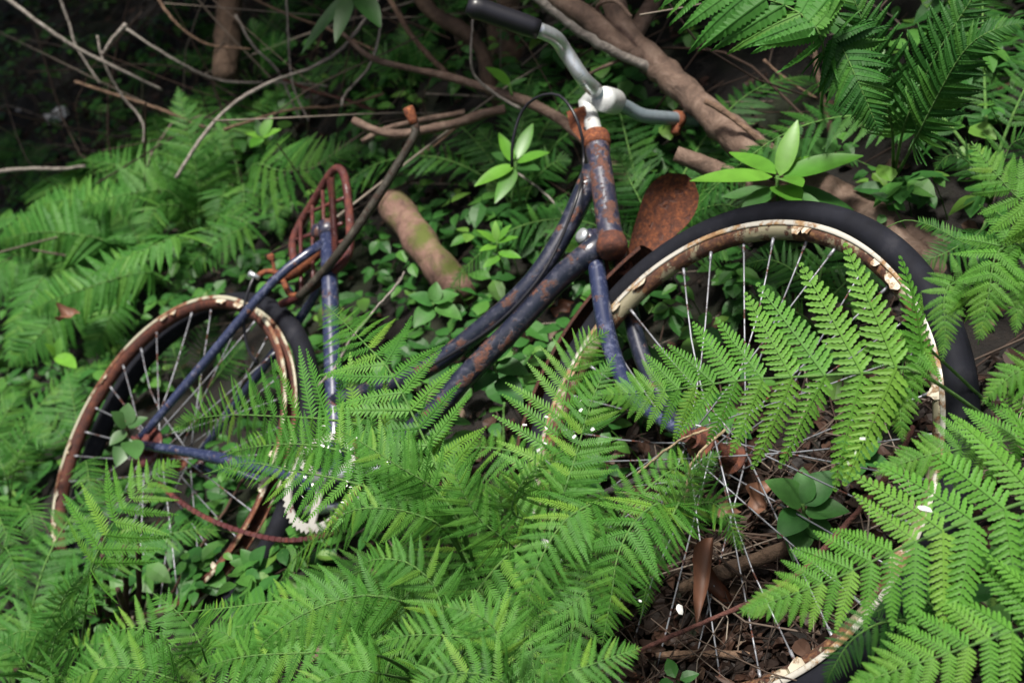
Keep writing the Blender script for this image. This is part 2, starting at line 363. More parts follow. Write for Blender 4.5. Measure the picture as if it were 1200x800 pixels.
MB().tube([ST0 - sdir * .028, ST0 - sdir * .002], .0175, 16).box(ST0 - sdir * .015 + V(-.022, 0, 0), .018, .022, .022).build('seat_clamp', M['paint_rust'], bike)
MB().tube([B(.445, -.055, -.036), B(.445, -.055, .036)], .021, 20).build('bottom_bracket', M['paint'], bike)
DR = .062
sst = bpx(322, 328, .045)
for s in (1, -1):
    top = V(sst.x, s * sst.y, sst.z)
    tubepart('seat_stay', [B(0, .012, s * DR), B(0, .012, s * DR).lerp(top, .5), top, ST0 - sdir * .05 + V(-.004, -s * .012, 0)], [.0075] * 3 + [.0085] * 7 + [.008] * 4, M['paint_blue'], 14, 12)
    tubepart('chain_stay', [B(.008, -.002, s * DR), B(.18, -.02, s * .058), BBp + V(-.015, -s * .028, 0)], [.0085] * 4 + [.0105] * 6, M['paint_blue'], 10, 12)
    MB().box(B(.004, .002, s * DR), .036, .006, .03).tube([B(0, 0, s * (DR + .004)), B(0, 0, s * (DR + .017))], .0105, 6).build('dropout', M['rust_red'], bike)
# fork in the steered plane
crown = spx(708, 292)
for s in (1, -1):
    q = [spx(712, 300), spx(727, 385), spx(745, 440), spx(772, 484), FM @ V(0, 0, 0)]
    lat = (FM.to_3x3() @ V(0, -1, 0)).normalized()
    q = [p + lat * s * (.030 + .018 * i / 4) for i, p in enumerate(q)]
    tubepart('fork_blade', q, [.0125] * 6 + [.012, .0115, .0105, .0095, .009, .0085, .008, .008], M['paint_blue'] if s == 1 else M['paint'], 14, 14)
MB().tube([crown + lat * x for x in (.046, .040, .02, 0, -.02, -.040, -.046)], [.011, .0155, .015, .016, .015, .0155, .011], 14, True, .10).box(crown, .035, .075, .03).build('fork_crown', M['paint_rust'], bike)
cp = crown + lat * .047
MB().tube([cp, cp + lat * .004, cp + lat * .007], [.0115, .0115, .006], 18).build('crown_cap', M['chrome'], bike)
for dx in (0, .02):
    c0 = crown + V(.012 + dx, 0, -.005) + lat * .012
    tubepart('brake_bracket', [c0, c0 + V(.004, 0, -.02), c0 + V(.016, 0, -.045), c0 + V(.03, 0, -.040), c0 + V(.024, 0, -.02)], .004, M['rust'], 12, 8)

# front mudguard: rear stretch round the wheel, front stub bent upwards
mg = MB(); a0, a1 = R(118), R(192)
prof = [(r_ - .004, y_ * .84) for r_, y_ in ((.338, -.031), (.346, -.028), (.352, -.016), (.354, 0), (.352, .016), (.346, .028), (.338, .031), (.3368, .0295), (.3445, .0268), (.3505, .0155), (.3525, 0), (.3505, -.0155), (.3445, -.0268), (.3368, -.0295))]
mg.ring(prof, 40, (a0, a1))
g = mg.build('mudguard', M['guard_rust'], bike); g.matrix_basis = FM
fl = MB(); nn, mm = 14, 9
root = spx(738, 318, .0); tip = spx(812, 208, -.02)
ax = tip - root; Lf = ax.length; ax.normalize(); latb = (lat - ax * lat.dot(ax)).normalized(); nb = ax.cross(latb)
tilt = Quaternion(ax, R(-20)); latb = tilt @ latb; nb = tilt @ nb
vv = []
for side in (0, 1):
    for i in range(nn):
        t = i / (nn - 1); wd = .012 + .029 * min(1, t / .66) ** 1.1
        if t > .72: wd *= math.sqrt(max(.0, 1 - ((t - .72) / .285) ** 2))
        wd = max(wd, .004)
        for j in range(mm):
            c = j / (mm - 1) * 2 - 1
            vv.append(root + ax * (Lf * t) + latb * (c * wd) + nb * ((1 - c * c) * wd * -.30 - .02 * math.sin(t * 2.6) + (.0012 if side else 0)))
fs = []
for sd_ in (0, 1):
    o_ = sd_ * nn * mm
    for i in range(nn - 1):
        for j in range(mm - 1):
            q = (o_ + i * mm + j, o_ + i * mm + j + 1, o_ + (i + 1) * mm + j + 1, o_ + (i + 1) * mm + j)
            fs.append(q if sd_ else q[::-1])
fl.add(vv, fs); fl.build('bent_mudguard_end', M['guard_orange'], bike)

# stem, handlebar, grips, cables, lamp bracket
tubepart('stem', [HT + (HT - HB_).normalized() * .01, spx(692, 138), spx(687, 124), spx(690, 116, .0), spx(703, 112)], [.0125] * 6 + [.0135] * 6, M['stem_alloy'], 12, 16)
c1, c2 = spx(706, 116, .024), spx(722, 120, -.024)
MB().tube([c1, c1.lerp(c2, .15), c1.lerp(c2, .85), c2], [.018, .0205, .0205, .018], 20).build('stem_clamp', M['stem_alloy'], bike)
near = [spx(715, 118, 0), spx(696, 105, .04), spx(682, 90, .075), spx(662, 60, .11), spx(650, 44, .14), spx(628, 34, .175)]
far = [spx(715, 118, 0), spx(735, 126, -.04), spx(752, 135, -.07), spx(775, 138, -.11), spx(818, 141, -.19)]
tubepart('handlebar', list(reversed(near)) + far[1:], .0112, M['alloy_dull'], 40, 16)
tubepart('bar_sleeve', [near[0].lerp(near[1], .9), near[2], near[3], near[4], near[5]], [.0125, .0118] + [.0116] * 14 + [.0125], M['chrome'], 17, 16)
gd = (near[-1] - near[-2]).normalized()
gend = spx(548, 6, .27)
tubepart('grip', [near[5] - (gend - near[5]).normalized() * .004, near[5].lerp(gend, .5), gend], [.0150, .0158] + [.0165] * 7 + [.0175, .012], M['black'], 11, 12)
fend = far[-1]
tubepart('grip', [fend, spx(824, 146, -.22), spx(826, 160, -.27), spx(815, 175, -.34)], [.0150] + [.0165] * 9 + [.012], M['black'], 11, 12)
cb = spx(794, 140, -.145); dv = (far[4] - far[3]).normalized()
MB().tube([cb - dv * .006, cb + dv * .006], .0145, 16).box(cb + V(0, 0, -.018), .012, .012, .02).build('bar_clamp', M['rust_orange'], bike)
tubepart('brake_cable', [spx(600, 196, .08), spx(601, 165, .10), spx(612, 130, .11), spx(632, 113, .11), spx(655, 112, .10), spx(672, 132, .09), spx(682, 160, .07), spx(684, 190, .05), bpx(678, 225, .03), bpx(655, 285, .022), bpx(625, 335, .02), bpx(575, 385, .018), bpx(500, 432, .02)], .0024, M['black'], 50, 8)
tubepart('brake_cable', [spx(684, 150, .045), spx(696, 158, .03), spx(704, 163, .015), spx(708, 172, -.02)], .0022, M['black'], 12, 8)
lb = spx(677, 142, .02)
lbk = MB(); pl = [spx(664, 131, .02), spx(684, 124, .02), spx(692, 160, .02), spx(680, 164, .02), spx(668, 150, .02)]
th = lat * .004
lbk.add(pl + [p - th for p in pl], [(0, 1, 2, 3, 4), (9, 8, 7, 6, 5)] + [(i, i + 5, (i + 1) % 5 + 5, (i + 1) % 5) for i in range(5)])
lbk.build('lamp_bracket', M['rust_orange'], bike, False)

# drivetrain
cr = MB(); tz = 44
vv = []; cx, cz = .455, -.06
for y in (.040, .044):
    for i in range(tz * 2):
        a = math.pi * i / tz; r = .080 if i % 2 else .0745
        vv.append(B(cx + r * math.cos(a), cz + r * math.sin(a), y))
    for i in range(tz * 2):
        a = math.pi * i / tz; vv.append(B(cx + .064 * math.cos(a), cz + .064 * math.sin(a), y))
n2 = tz * 2; fs = []
for i in range(n2):
    j = (i + 1) % n2
    fs += [(i, j, n2 + j, n2 + i), (2 * n2 + j, 2 * n2 + i, 3 * n2 + i, 3 * n2 + j), (i, 2 * n2 + i, 2 * n2 + j, j), (n2 + j, 3 * n2 + j, 3 * n2 + i, n2 + i)]
cr.add(vv, fs)
for k in range(3):
    a = R(30 + 120 * k); cr.box(B(cx + .037 * math.cos(a), cz + .037 * math.sin(a), .042), .06, .003, .014, Matrix.Rotation(-a, 3, 'Y'))
cr.build('chainring', M['ring'], bike, False)
for s, a in ((1, R(8)), (-1, R(188))):
    e = B(cx + .165 * math.cos(a), cz + .165 * math.sin(a), s * .062)
    tubepart('crank', [B(cx, cz, s * .055), e], [.011, .009, .009, .010], M['chrome'], 4, 10)
ch = MB()
cpth = spline([bpx(186, 566, .045), bpx(215, 590, .045), bpx(250, 610, .045), bpx(300, 627, .044), bpx(345, 633, .044), bpx(392, 624, .042), B(.50, -.125, .042), B(.535, -.06, .042), B(.50, .005, .042), B(.46, .018, .042)], 92)
for i, (a, b) in enumerate(zip(cpth, cpth[1:])):
    d = (b - a); L_ = d.length; d.normalize(); wv = .0042 if i % 2 else .0030; sdv = V(0, 1, 0)
    upv = d.cross(sdv).normalized(); c = (a + b) / 2
    Mx = Matrix((d, sdv, upv)).transposed(); ch.box(c, L_ * 1.12, wv * 2, .0075 if i % 2 else .0062, Mx)
ch.build('chain', M['rust_red'], bike, False)
sp_ = MB(); sp_.ring([(.030, .040), (.036, .0415), (.036, .0435), (.030, .045), (.010, .045), (.010, .040)], 36); o_ = sp_.build('sprocket', M['rust_red'], bike); o_.matrix_basis = Matrix.Translation(B(0, 0)) @ Matrix.Rotation(R(180), 4, 'Z')

# luggage rack, twisted upwards, its side rod sprung loose
def BU(px, py, t): return BI @ U(px, py, t)
rk = tubepart('luggage_rack', [BU(330, 356, 2.10), BU(352, 346, 2.07), BU(380, 326, 2.05), BU(400, 310, 2.03), BU(410, 290, 2.03), BU(409, 245, 2.06), BU(404, 208, 2.09), BU(396, 197, 2.11), BU(385, 207, 2.13), BU(370, 232, 2.16), BU(352, 262, 2.19), BU(343, 285, 2.19), BU(345, 312, 2.16)], .0076, M['rust_red'], 50, 10)
for a, b in (((352, 258, 2.185), (353, 346, 2.075)), ((366, 240, 2.165), (367, 336, 2.062)), ((378, 222, 2.145), (382, 326, 2.05)), ((345, 282, 2.19), (401, 262, 2.06)), ((347, 306, 2.17), (404, 282, 2.04)), ((360, 250, 2.175), (404, 232, 2.08)), ((385, 210, 2.13), (398, 312, 2.035))):
    tubepart('rack_wire', [BU(*a), BU(*b)], .0037, M['rust_red'], 5, 7, rk)
coil = [];
ca, cbb = BU(388, 208, 2.115), BU(393, 300, 2.03)
for i in range(240):
    t = i / 239; an = t * 2 * math.pi * 30; c = ca.lerp(cbb, t); coil.append(c + V(math.cos(an), math.sin(an), 0) * .0058)
MB().tube(coil, .0013, 4).build('spring', M['rust_red'], rk)
tubepart('rack_strut', [BU(318, 330, 2.12), BU(345, 318, 2.10), BU(375, 292, 2.10), BU(392, 255, 2.12)], [.009, .011, .012, .012, .011, .010, .009, .008], M['rust_orange'], 8, 8, rk)
tubepart('rack_strut', [BU(322, 322, 2.12), BU(338, 338, 2.10), BU(346, 352, 2.08)], .005, M['paint_blue'], 6, 8, rk)
tubepart('rack_strut', [BU(300, 325, 2.10), BU(312, 318, 2.10), BU(328, 322, 2.10), BU(340, 345, 2.08), BU(356, 344, 2.06)], .0052, M['rust_orange'], 14, 8, rk)
rod = tubepart('loose_rod', [BU(350, 348, 2.06), BU(372, 326, 2.04), BU(402, 290, 2.0), BU(440, 235, 1.98), BU(468, 190, 1.97), BU(484, 163, 1.96), BU(487, 150, 1.96), BU(482, 136, 1.96), BU(478, 126, 1.96)], [.0078] * 30 + [.0074] * 6 + [.0078, .0084, .0088, .0082], M['rod'], 40, 10)
tubepart('rod_end', [BU(485.5, 146, 1.958), BU(482, 136, 1.958), BU(478, 126, 1.958)], [.0072, .0080, .0092, .0098, .0090], M['rust_orange'], 5, 8)
tubepart('reflector_stalk', [BU(322, 322, 2.10), BU(320, 308, 2.10), BU(316, 298, 2.10)], [.003] * 5 + [.0075, .0055], M['rust_orange'], 7, 8)
tubepart('brake_cable', [BU(299, 322, 2.08), BU(292, 338, 2.07), BU(286, 362, 2.07), BU(287, 392, 2.07), BU(292, 412, 2.07), BU(302, 426, 2.07)], .0027, M['black'], 20, 8)
MB().tube([BU(292, 320, 2.08), BU(304, 326, 2.08)], [.006, .004], 8).build('cable_bolt', M['chrome'], bike)

# ------------------------------------------------------------------ ferns
def pinna_mesh(kind, var, mname):
    r = random.Random(hash((kind, var)) % 999 if False else var * 31 + len(kind)); mb = MB()
    curve, droop = r.uniform(-.06, .12), r.uniform(.02, .22); tw = r.uniform(-.25, .25)
    def T(x, y, z):
        a = tw * x; y2 = y + curve * x * x
        return (x, y2, z * math.cos(a) + y * math.sin(a) - droop * x * x)
    if kind == 'lady':
        n = 20; hwid = .118
        for i in range(n):
            x = (i + .55) / n; w_ = hwid * (.62 + .38 * min(1, x / .16)) * (1 - x ** 1.7) + .006; pw = .82 / n
            for s in (1, -1):
                a = R(66 - 18 * x + r.uniform(-5, 5)); L_ = w_ * r.uniform(.9, 1.08) / math.sin(a)
                dx, dy = math.cos(a), math.sin(a) * s; px, py = dy * s, -dx * s * s
                px, py = math.sin(a), -math.cos(a) * s
                tz = -L_ * r.uniform(.02, .28)
                P = lambda l_, q: T(x + dx * l_ * L_ + px * q * pw, dy * l_ * L_ + py * q * pw, tz * l_ * l_)
                mb.add([P(0, -.44), P(0, .44), P(.45, .36), P(.45, -.36), P(.80, .22), P(.80, -.22), P(1.04, .0)], [(0, 1, 2, 3), (3, 2, 4, 5), (5, 4, 6)])
    elif kind == 'buckler':
        n = 16; hwid = .150
        for i in range(n):
            x = (i + .6) / n; w_ = hwid * (.8 + .2 * min(1, x / .12)) * (1 - x ** 2.1) + .008; pw = .86 / n * (1 - .25 * x)
            for s in (1, -1):
                a = R(68 - 22 * x + r.uniform(-4, 4)); L_ = w_ * r.uniform(.92, 1.06) / math.sin(a)
                dx, dy = math.cos(a), math.sin(a) * s; px, py = math.sin(a), -math.cos(a) * s
                tz = -L_ * r.uniform(.05, .30)
                P = lambda l_, q, z=0: T(x + dx * l_ * L_ + px * q * pw, dy * l_ * L_ + py * q * pw, tz * l_ * l_ + z)
                c = [P(0, 0), P(.3, 0, -.006), P(.62, 0, -.006), P(1.0, 0, 0)]
                up_ = [P(.02, .40), P(.17, .54), P(.26, .36), P(.42, .52), P(.52, .33), P(.68, .46), P(.78, .27), P(.93, .24)]
                dn = [P(.02, -.40), P(.17, -.54), P(.26, -.36), P(.42, -.52), P(.52, -.33), P(.68, -.46), P(.78, -.27), P(.93, -.24)]
                vs = c + up_ + dn; fs = []
                for o_, fl_ in ((4, 0), (12, 1)):
                    t_ = [(0, o_, o_ + 1), (0, o_ + 1, o_ + 2, 1), (1, o_ + 2, o_ + 3), (1, o_ + 3, o_ + 4, 2), (2, o_ + 4, o_ + 5), (2, o_ + 5, o_ + 6), (2, o_ + 6, o_ + 7, 3)]
                    fs += [q[::-1] if fl_ else q for q in t_]
                mb.add(vs, fs)
    else:                                                   # 'lance': lobed tongue
        n = 15; hwid = .125; vs = []
        for i in range(n * 2 + 1):
            x = i / (n * 2); w_ = hwid * (.85 + .15 * min(1, x / .1)) * (1 - x ** 2.2) + .002
            if i % 2: w_ *= 1.12
            else: w_ *= .80
            vs += [T(x, 0, 0), T(x + .012, w_, -.02 - .02 * r.random()), T(x + .012, -w_, -.02 - .02 * r.random())]
        fs = []
        for i in range(n * 2):
            a = i * 3; b = a + 3; fs += [(a, b, b + 1, a + 1), (a, a + 2, b + 2, b)]
        mb.add(vs, fs)
    st = [T(x, 0, .006) for x in (0, .25, .5, .75, .97)]
    mb.tube(st, [.012, .010, .008, .006, .003], 3, False)
    return mb.mesh('pinna', M[mname], False)
PIN = {}
for kind, mats in (('lady', ('fern_a', 'fern_b', 'fern_l', 'fern_c')), ('buckler', ('fern_b', 'fern_c')), ('lance', ('fern_l', 'fern_c'))):
    for mname in mats: PIN[kind, mname] = [pinna_mesh(kind, v, mname) for v in range(7)]
WID = {'lady': .235, 'buckler': .30, 'lance': .235}
CAMW = Vector((0, 0, CAMZ))
def frond(fern, base, pts, start, hw, kind, mname, roll=0., face=.85, dense=.88, seed=0, arch=0.):
    """base: crown point; pts: points on the blade's axis; start: fraction of the axis that is bare stalk"""
    r = random.Random(seed)
    path = spline([base] + pts, 44); O_ = Vector(fern.location)
    L = sum((b - a).length for a, b in zip(path, path[1:]))
    f = MB(); n = len(path)
    f.tube([p - O_ for p in path], [max(.0007, .0032 * (1 - .8 * i / (n - 1)) * min(1, hw / .07 + .3)) for i in range(n)], 5)
    fo = f.build('frond', M['stalk'], fern)
    i0 = start; s = i0; side_ph = r.random(); cnt = 0
    blade = L * (1 - i0)
    while s < .992 and cnt < 34:
        t = (s - i0) / (1 - i0)
        if kind == 'buckler': pr = (.80 + .20 * min(1, t / .15)) * (1 - t ** 1.25) ** .9
        elif kind == 'lance': pr = (.60 + .40 * min(1, t / .3)) * (1 - t ** 2.2) ** .9
        else: pr = (.50 + .50 * min(1, t / .35)) * (1 - t ** 1.7) ** .95
        pr = max(pr, .05); k = s * (n - 1); ki = min(int(k), n - 2); p = path[ki].lerp(path[ki + 1], k - ki)
        T = (path[min(ki + 2, n - 1)] - path[max(ki - 1, 0)]).normalized()
        toc = (CAMW - p).normalized(); nn_ = toc * face + V(0, 0, 1) * (1 - face) + GN * .15
        nn_ = (nn_ - T * nn_.dot(T)).normalized(); nn_ = Quaternion(T, roll) @ nn_; bb = T.cross(nn_)
        ang = R(72 - 26 * t)
        for sd_ in (1, -1):
            ln = hw * pr * r.uniform(.90, 1.08); a = ang + R(r.uniform(-6, 6)); lift = r.uniform(-.14, .08) - .06
            X = (T * math.cos(a) + bb * sd_ * math.sin(a) + nn_ * lift).normalized()
            Y = (T * math.sin(a) - bb * sd_ * math.cos(a)); Y = (Y - X * Y.dot(X)).normalized(); Z = X.cross(Y)
            if Z.dot(nn_) < 0: Z = -Z
            Z = (Z + Y * r.uniform(-.2, .2)).normalized(); Y = Z.cross(X) * (1 if Z.cross(X).dot(Y) > 0 else -1)
            po = link('pinna', r.choice(PIN[kind, mname]), fo)
            q = p - O_ + nn_ * .0008; wv = ln * r.uniform(.92, 1.08) * (1 + .5 * max(0, t - .8) / .2)
            po.matrix_basis = Matrix(((X.x * ln, Y.x * wv, Z.x * ln, q.x), (X.y * ln, Y.y * wv, Z.y * ln, q.y), (X.z * ln, Y.z * wv, Z.z * ln, q.z), (0, 0, 0, 1)))
        s += max(.006, WID[kind] * hw * pr * .92 / L / (dense if kind == 'lady' else dense * 1.12) * (1 + .3 * (1 - pr) * 0)); cnt += 1
    return fo
def fern(label, crown, fronds, kind, mname, group=None, extra=(), **kw):
    """crown: (px, py) on the bank; fronds: (list of (px, py, h), half width px, options)"""
    c = G(*crown); e = empty('fern', c); tag(e, label, 'fern', group)
    for i, fr in enumerate(fronds):
        pts = blade(fr[0]); o = dict(kw); o.update(fr[2] if len(fr) > 2 else {})
        mid = pts[len(pts) // 2]; dist = (mid - CAMW).length; hw = fr[1] * dist / FPX * (1.20 if kind == 'lady' else 1.14)
        L = [c] + pts; tot = sum((b - a).length for a, b in zip(L, L[1:])); st = o.pop('start', None)
        if st is None: st = (pts[0] - c).length / tot
        frond(e, c, pts, min(.75, st), hw, o.pop('kind', kind), o.pop('mname', mname), seed=hash(label) % 1 + i + crown[0], **o)
    r = random.Random(crown[0] * 7 + crown[1])
    for i, (az, L) in enumerate(extra):
        az = R(az); d = GU * math.cos(az) + GV * math.sin(az); z = (GN + V(0, 0, 1)).normalized(); L *= r.uniform(.9, 1.1); k = r.uniform(.85, 1.1)
        pts = [c + (z * .20 * k + d * .08) * L, c + (z * .40 * k + d * .32) * L, c + (z * .46 * k + d * .62) * L, c + (z * .36 * k + d * .92) * L, c + (z * .20 * k + d * 1.12) * L]
        frond(e, c, pts, .22, L * .21, kind, mname, roll=R(r.uniform(-12, 12)), face=.35, seed=i + 50)
    return e

# centre and foreground lady ferns
fern('large lady fern spreading over the bicycle frame at the centre', (560, 690), [
    ([(535, 600, .26), (502, 525, .34), (460, 440, .37), (430, 405, .36), (400, 375, .33), (380, 356, .30)], 98, dict(roll=R(14), face=1.)),
    ([(500, 545, .30), (430, 502, .36), (380, 491, .36), (330, 488, .34), (270, 486, .30), (225, 492, .27), (198, 508, .25)], 88, dict(roll=R(-16), face=1.)),
    ([(505, 570, .28), (450, 545, .36), (400, 528, .38), (345, 520, .36), (290, 525, .33), (258, 536, .30)], 62, dict(roll=R(-10))),
    ([(515, 600, .26), (460, 580, .36), (400, 562, .38), (340, 551, .36), (290, 542, .33), (238, 556, .30)], 66, dict(roll=R(12))),
    ([(525, 625, .24), (480, 600, .34), (430, 595, .38), (400, 605, .36), (380, 632, .32)], 50, {}),
    ([(545, 625, .24), (512, 575, .34), (470, 548, .40), (430, 522, .42), (400, 505, .40)], 62, dict(roll=R(-14))),
    ], 'lady', 'fern_a', extra=((240, .38), (285, .34), (265, .36)))
fern('upright lady fern with curled yellowish tip left of the front fork', (640, 680), [
    ([(642, 600, .30), (650, 530, .36), (660, 477, .37), (671, 431, .38), (690, 402, .38), (714, 388, .37)], 84, dict(roll=R(14), face=1.0, mname='fern_b')),
    ([(655, 600, .30), (676, 530, .36), (690, 480, .38), (706, 440, .39), (722, 415, .39)], 58, dict(roll=R(-10), face=1.0)),
    ([(625, 640, .20), (600, 610, .30), (585, 580, .37), (592, 550, .40)], 48, dict(roll=R(-20))),
    ([(630, 620, .22), (600, 600, .32), (612, 565, .38), (638, 540, .40), (660, 528, .39)], 46, dict(roll=R(40))),
    ([(600, 640, .22), (560, 605, .34), (535, 560, .40), (532, 530, .41)], 60, dict(roll=R(15))),
    ([(650, 640, .18), (690, 610, .24), (712, 575, .28)], 44, {}),
    ], 'lady', 'fern_a', extra=((250, .36), (300, .34), (200, .36)))
fern('lady fern with two arching drooping fronds at the bottom centre', (745, 650), [
    ([(715, 590, .22), (690, 592, .34), (660, 612, .42), (636, 650, .45), (622, 690, .44), (614, 748, .38)], 62, dict(face=.6)),
    ([(775, 600, .20), (770, 590, .30), (744, 611, .40), (724, 650, .44), (717, 695, .42), (705, 758, .36)], 72, dict(face=.6)),
    ([(780, 620, .16), (795, 590, .26), (790, 600, .33), (770, 640, .37), (757, 690, .34), (750, 730, .28)], 46, {}),
    ([(790, 620, .12), (822, 590, .20), (845, 595, .24), (858, 620, .22), (872, 650, .18)], 40, {}),
    ([(785, 610, .14), (808, 565, .22), (828, 540, .25), (846, 528, .25)], 36, {}),
    ([(720, 660, .16), (690, 690, .30), (660, 715, .34), (628, 722, .33)], 48, {}),
    ], 'lady', 'fern_a', extra=((215, .36), (255, .40), (285, .36), (180, .36)))
fern('low lady fern along the bottom edge left of centre', (500, 800), [
    ([(478, 715, .24), (440, 698, .32), (400, 702, .36), (350, 722, .37), (312, 750, .36), (290, 786, .32)], 66, dict(roll=R(-6))),
    ([(470, 735, .22), (420, 706, .30), (350, 702, .33), (280, 710, .32), (205, 718, .28)], 46, dict(roll=R(22))),
    ([(540, 770, .24), (560, 750, .32), (520, 744, .37), (480, 744, .38), (445, 752, .36)], 58, {}),
    ([(450, 770, .22), (400, 765, .30), (340, 765, .34), (280, 770, .33), (225, 786, .30)], 62, {}),
    ([(560, 760, .20), (590, 745, .30), (620, 757, .36), (645, 790, .37), (655, 822, .34)], 60, {}),
    ([(450, 790, .24), (420, 785, .34), (370, 800, .38), (330, 825, .38)], 56, {}),
    ([(520, 740, .22), (510, 690, .30), (480, 660, .34), (440, 655, .34), (412, 668, .31)], 52, {}),
    ], 'lady', 'fern_a', extra=((200, .40), (230, .40), (265, .36), (300, .36)))
fern('lady fern in the shade below the chain on the bottom left', (250, 815), [
    ([(225, 775, .20), (190, 745, .26), (155, 735, .29), (118, 748, .28)], 58, {}),
    ([(240, 770, .22), (225, 735, .28), (200, 710, .30), (180, 695, .29)], 42, dict(roll=R(20))),
    ([(215, 800, .20), (170, 785, .28), (120, 782, .32), (75, 800, .32)], 60, {}),
    ([(280, 800, .22), (290, 770, .30), (270, 745, .34), (240, 735, .34)], 55, {}),
    ], 'lady', 'fern_a', extra=((200, .36), (240, .36), (280, .34)))
fern('lady fern frond clump rising from the bottom edge by the litter', (640, 880), [
    ([(655, 800, .30), (690, 780, .38), (722, 768, .40), (752, 758, .38)], 50, dict(roll=R(-10))),
    ([(600, 810, .32), (565, 790, .42), (520, 790, .46), (480, 806, .46)], 60, {}),
    ([(590, 780, .30), (585, 745, .40), (560, 720, .44), (520, 710, .44)], 52, {}),
    ], 'lady', 'fern_a', extra=((100, .40), (140, .40), (70, .36)))
# coarse ferns on the right
fern('coarse buckler fern reaching across the lower half of the front wheel', (1250, 560), [
    ([(1085, 441, .34), (1023, 437, .36), (963, 440, .37), (865, 446, .36), (778, 458, .33), (700, 463, .29)], 148, dict(roll=R(-8), face=.85)),
    ([(1085, 405, .30), (1072, 398, .36), (1058, 425, .38), (1055, 480, .36), (1058, 520, .33)], 52, dict(face=.9)),
    ], 'buckler', 'fern_b')
fern('bright buckler fern with broad fronds at the right edge', (1290, 700), [
    ([(1240, 592, .36), (1150, 606, .42), (1090, 628, .43), (1048, 645, .42), (1000, 668, .40), (940, 692, .37), (864, 718, .32)], 132, dict(face=.9, roll=R(6))),
    ([(1260, 500, .30), (1200, 512, .36), (1130, 525, .37), (1080, 535, .36), (1022, 556, .33)], 72, dict(face=.9)),
    ([(1260, 720, .36), (1200, 735, .44), (1120, 762, .46), (1050, 785, .44), (990, 806, .40)], 105, dict(face=.85)),
    ], 'buckler', 'fern_b')
fern('small shaded fern over the tyre at the bottom right', (1130, 790), [
    ([(1085, 735, .10), (1040, 728, .15), (1000, 748, .18), (975, 785, .17), (968, 805, .15)], 44, {}),
    ([(1100, 720, .10), (1075, 700, .15), (1045, 708, .17), (1015, 722, .16)], 30, {}),
    ([(1150, 730, .10), (1185, 715, .14), (1215, 712, .15)], 36, {}),
    ], 'lady', 'fern_c')
fern('buckler fern hanging beside the tyre at the right edge', (1270, 420), [
    ([(1240, 258, .42), (1200, 238, .48), (1168, 205, .50), (1138, 166, .48)], 62, dict(face=.85)),
    ([(1205, 300, .38), (1180, 288, .44), (1165, 305, .47), (1158, 350, .46), (1146, 404, .42)], 58, dict(face=.9)),
    ([(1160, 350, .34), (1120, 330, .40), (1106, 350, .42), (1108, 385, .41), (1104, 426, .38)], 42, dict(face=.9)),
    ([(1240, 440, .34), (1205, 430, .38), (1175, 448, .39), (1150, 474, .36)], 52, dict(face=.9)),
    ([(1230, 330, .36), (1205, 325, .42), (1195, 350, .43), (1190, 395, .41)], 46, dict(face=.9)),
    ], 'buckler', 'fern_b')
fern('thin young fern frond curling above the tyre on the right', (1230, 400), [
    ([(1165, 300, .22), (1130, 285, .25), (1095, 266, .26), (1062, 258, .25), (1036, 268, .23)], 14, dict(face=.9)),
    ], 'lady', 'fern_l')
# left side
fern('bright lady fern leaning over the lower part of the rear wheel', (95, 770), [
    ([(105, 680, .24), (122, 632, .32), (150, 590, .35), (180, 560, .34), (212, 538, .31)], 78, dict(roll=R(0), face=.65, mname='fern_b')),
    ([(85, 720, .20), (95, 690, .27), (75, 700, .30), (50, 735, .29), (22, 765, .27)], 36, {}),
    ([(80, 740, .20), (70, 715, .28), (80, 690, .31), (102, 668, .31)], 34, dict(roll=R(45))),
    ([(60, 745, .18), (20, 740, .26), (-20, 770, .28)], 50, {}),
    ], 'lady', 'fern_l', extra=((240, .36), (280, .34)))
fern('lady fern with yellowish fronds in the bottom left corner', (40, 850), [
    ([(55, 800, .20), (65, 745, .30), (92, 715, .33), (106, 698, .32)], 32, dict(roll=R(50))),
    ([(40, 800, .22), (20, 765, .32), (-10, 745, .36)], 52, {}),
    ([(75, 810, .22), (70, 790, .30), (45, 800, .34), (15, 830, .34)], 52, {}),
    ([(90, 800, .18), (110, 775, .25), (140, 770, .28), (170, 790, .26)], 46, {}),
    ], 'lady', 'fern_l', extra=((100, .40), (150, .40), (50, .40), (200, .36)))
fern('fern on the left edge below the rear rim', (10, 620), [
    ([(15, 560, .16), (30, 520, .24), (45, 512, .27), (62, 522, .25)], 38, {}),
    ([(10, 570, .18), (-5, 520, .26), (10, 480, .30), (30, 455, .29)], 40, {}),
    ([(20, 600, .14), (30, 590, .22), (38, 610, .25), (40, 650, .22)], 34, {}),
    ([(5, 590, .16), (-5, 590, .24), (5, 620, .26), (20, 660, .24)], 42, {}),
    ([(0, 660, .14), (5, 640, .22), (15, 660, .24), (22, 700, .22)], 40, {}),
    ], 'lady', 'fern_l', extra=((80, .40), (130, .40), (180, .36)))
fern('narrow fern frond standing against the left of the rear rim', (98, 560), [
    ([(93, 520, .14), (86, 470, .20), (78, 432, .22)], 22, dict(face=.9)),
    ([(100, 540, .10), (104, 560, .16), (108, 595, .16)], 26, dict(face=.8)),
    ([(88, 530, .10), (60, 500, .18), (30, 490, .20)], 30, {}),
    ], 'lady', 'fern_l')
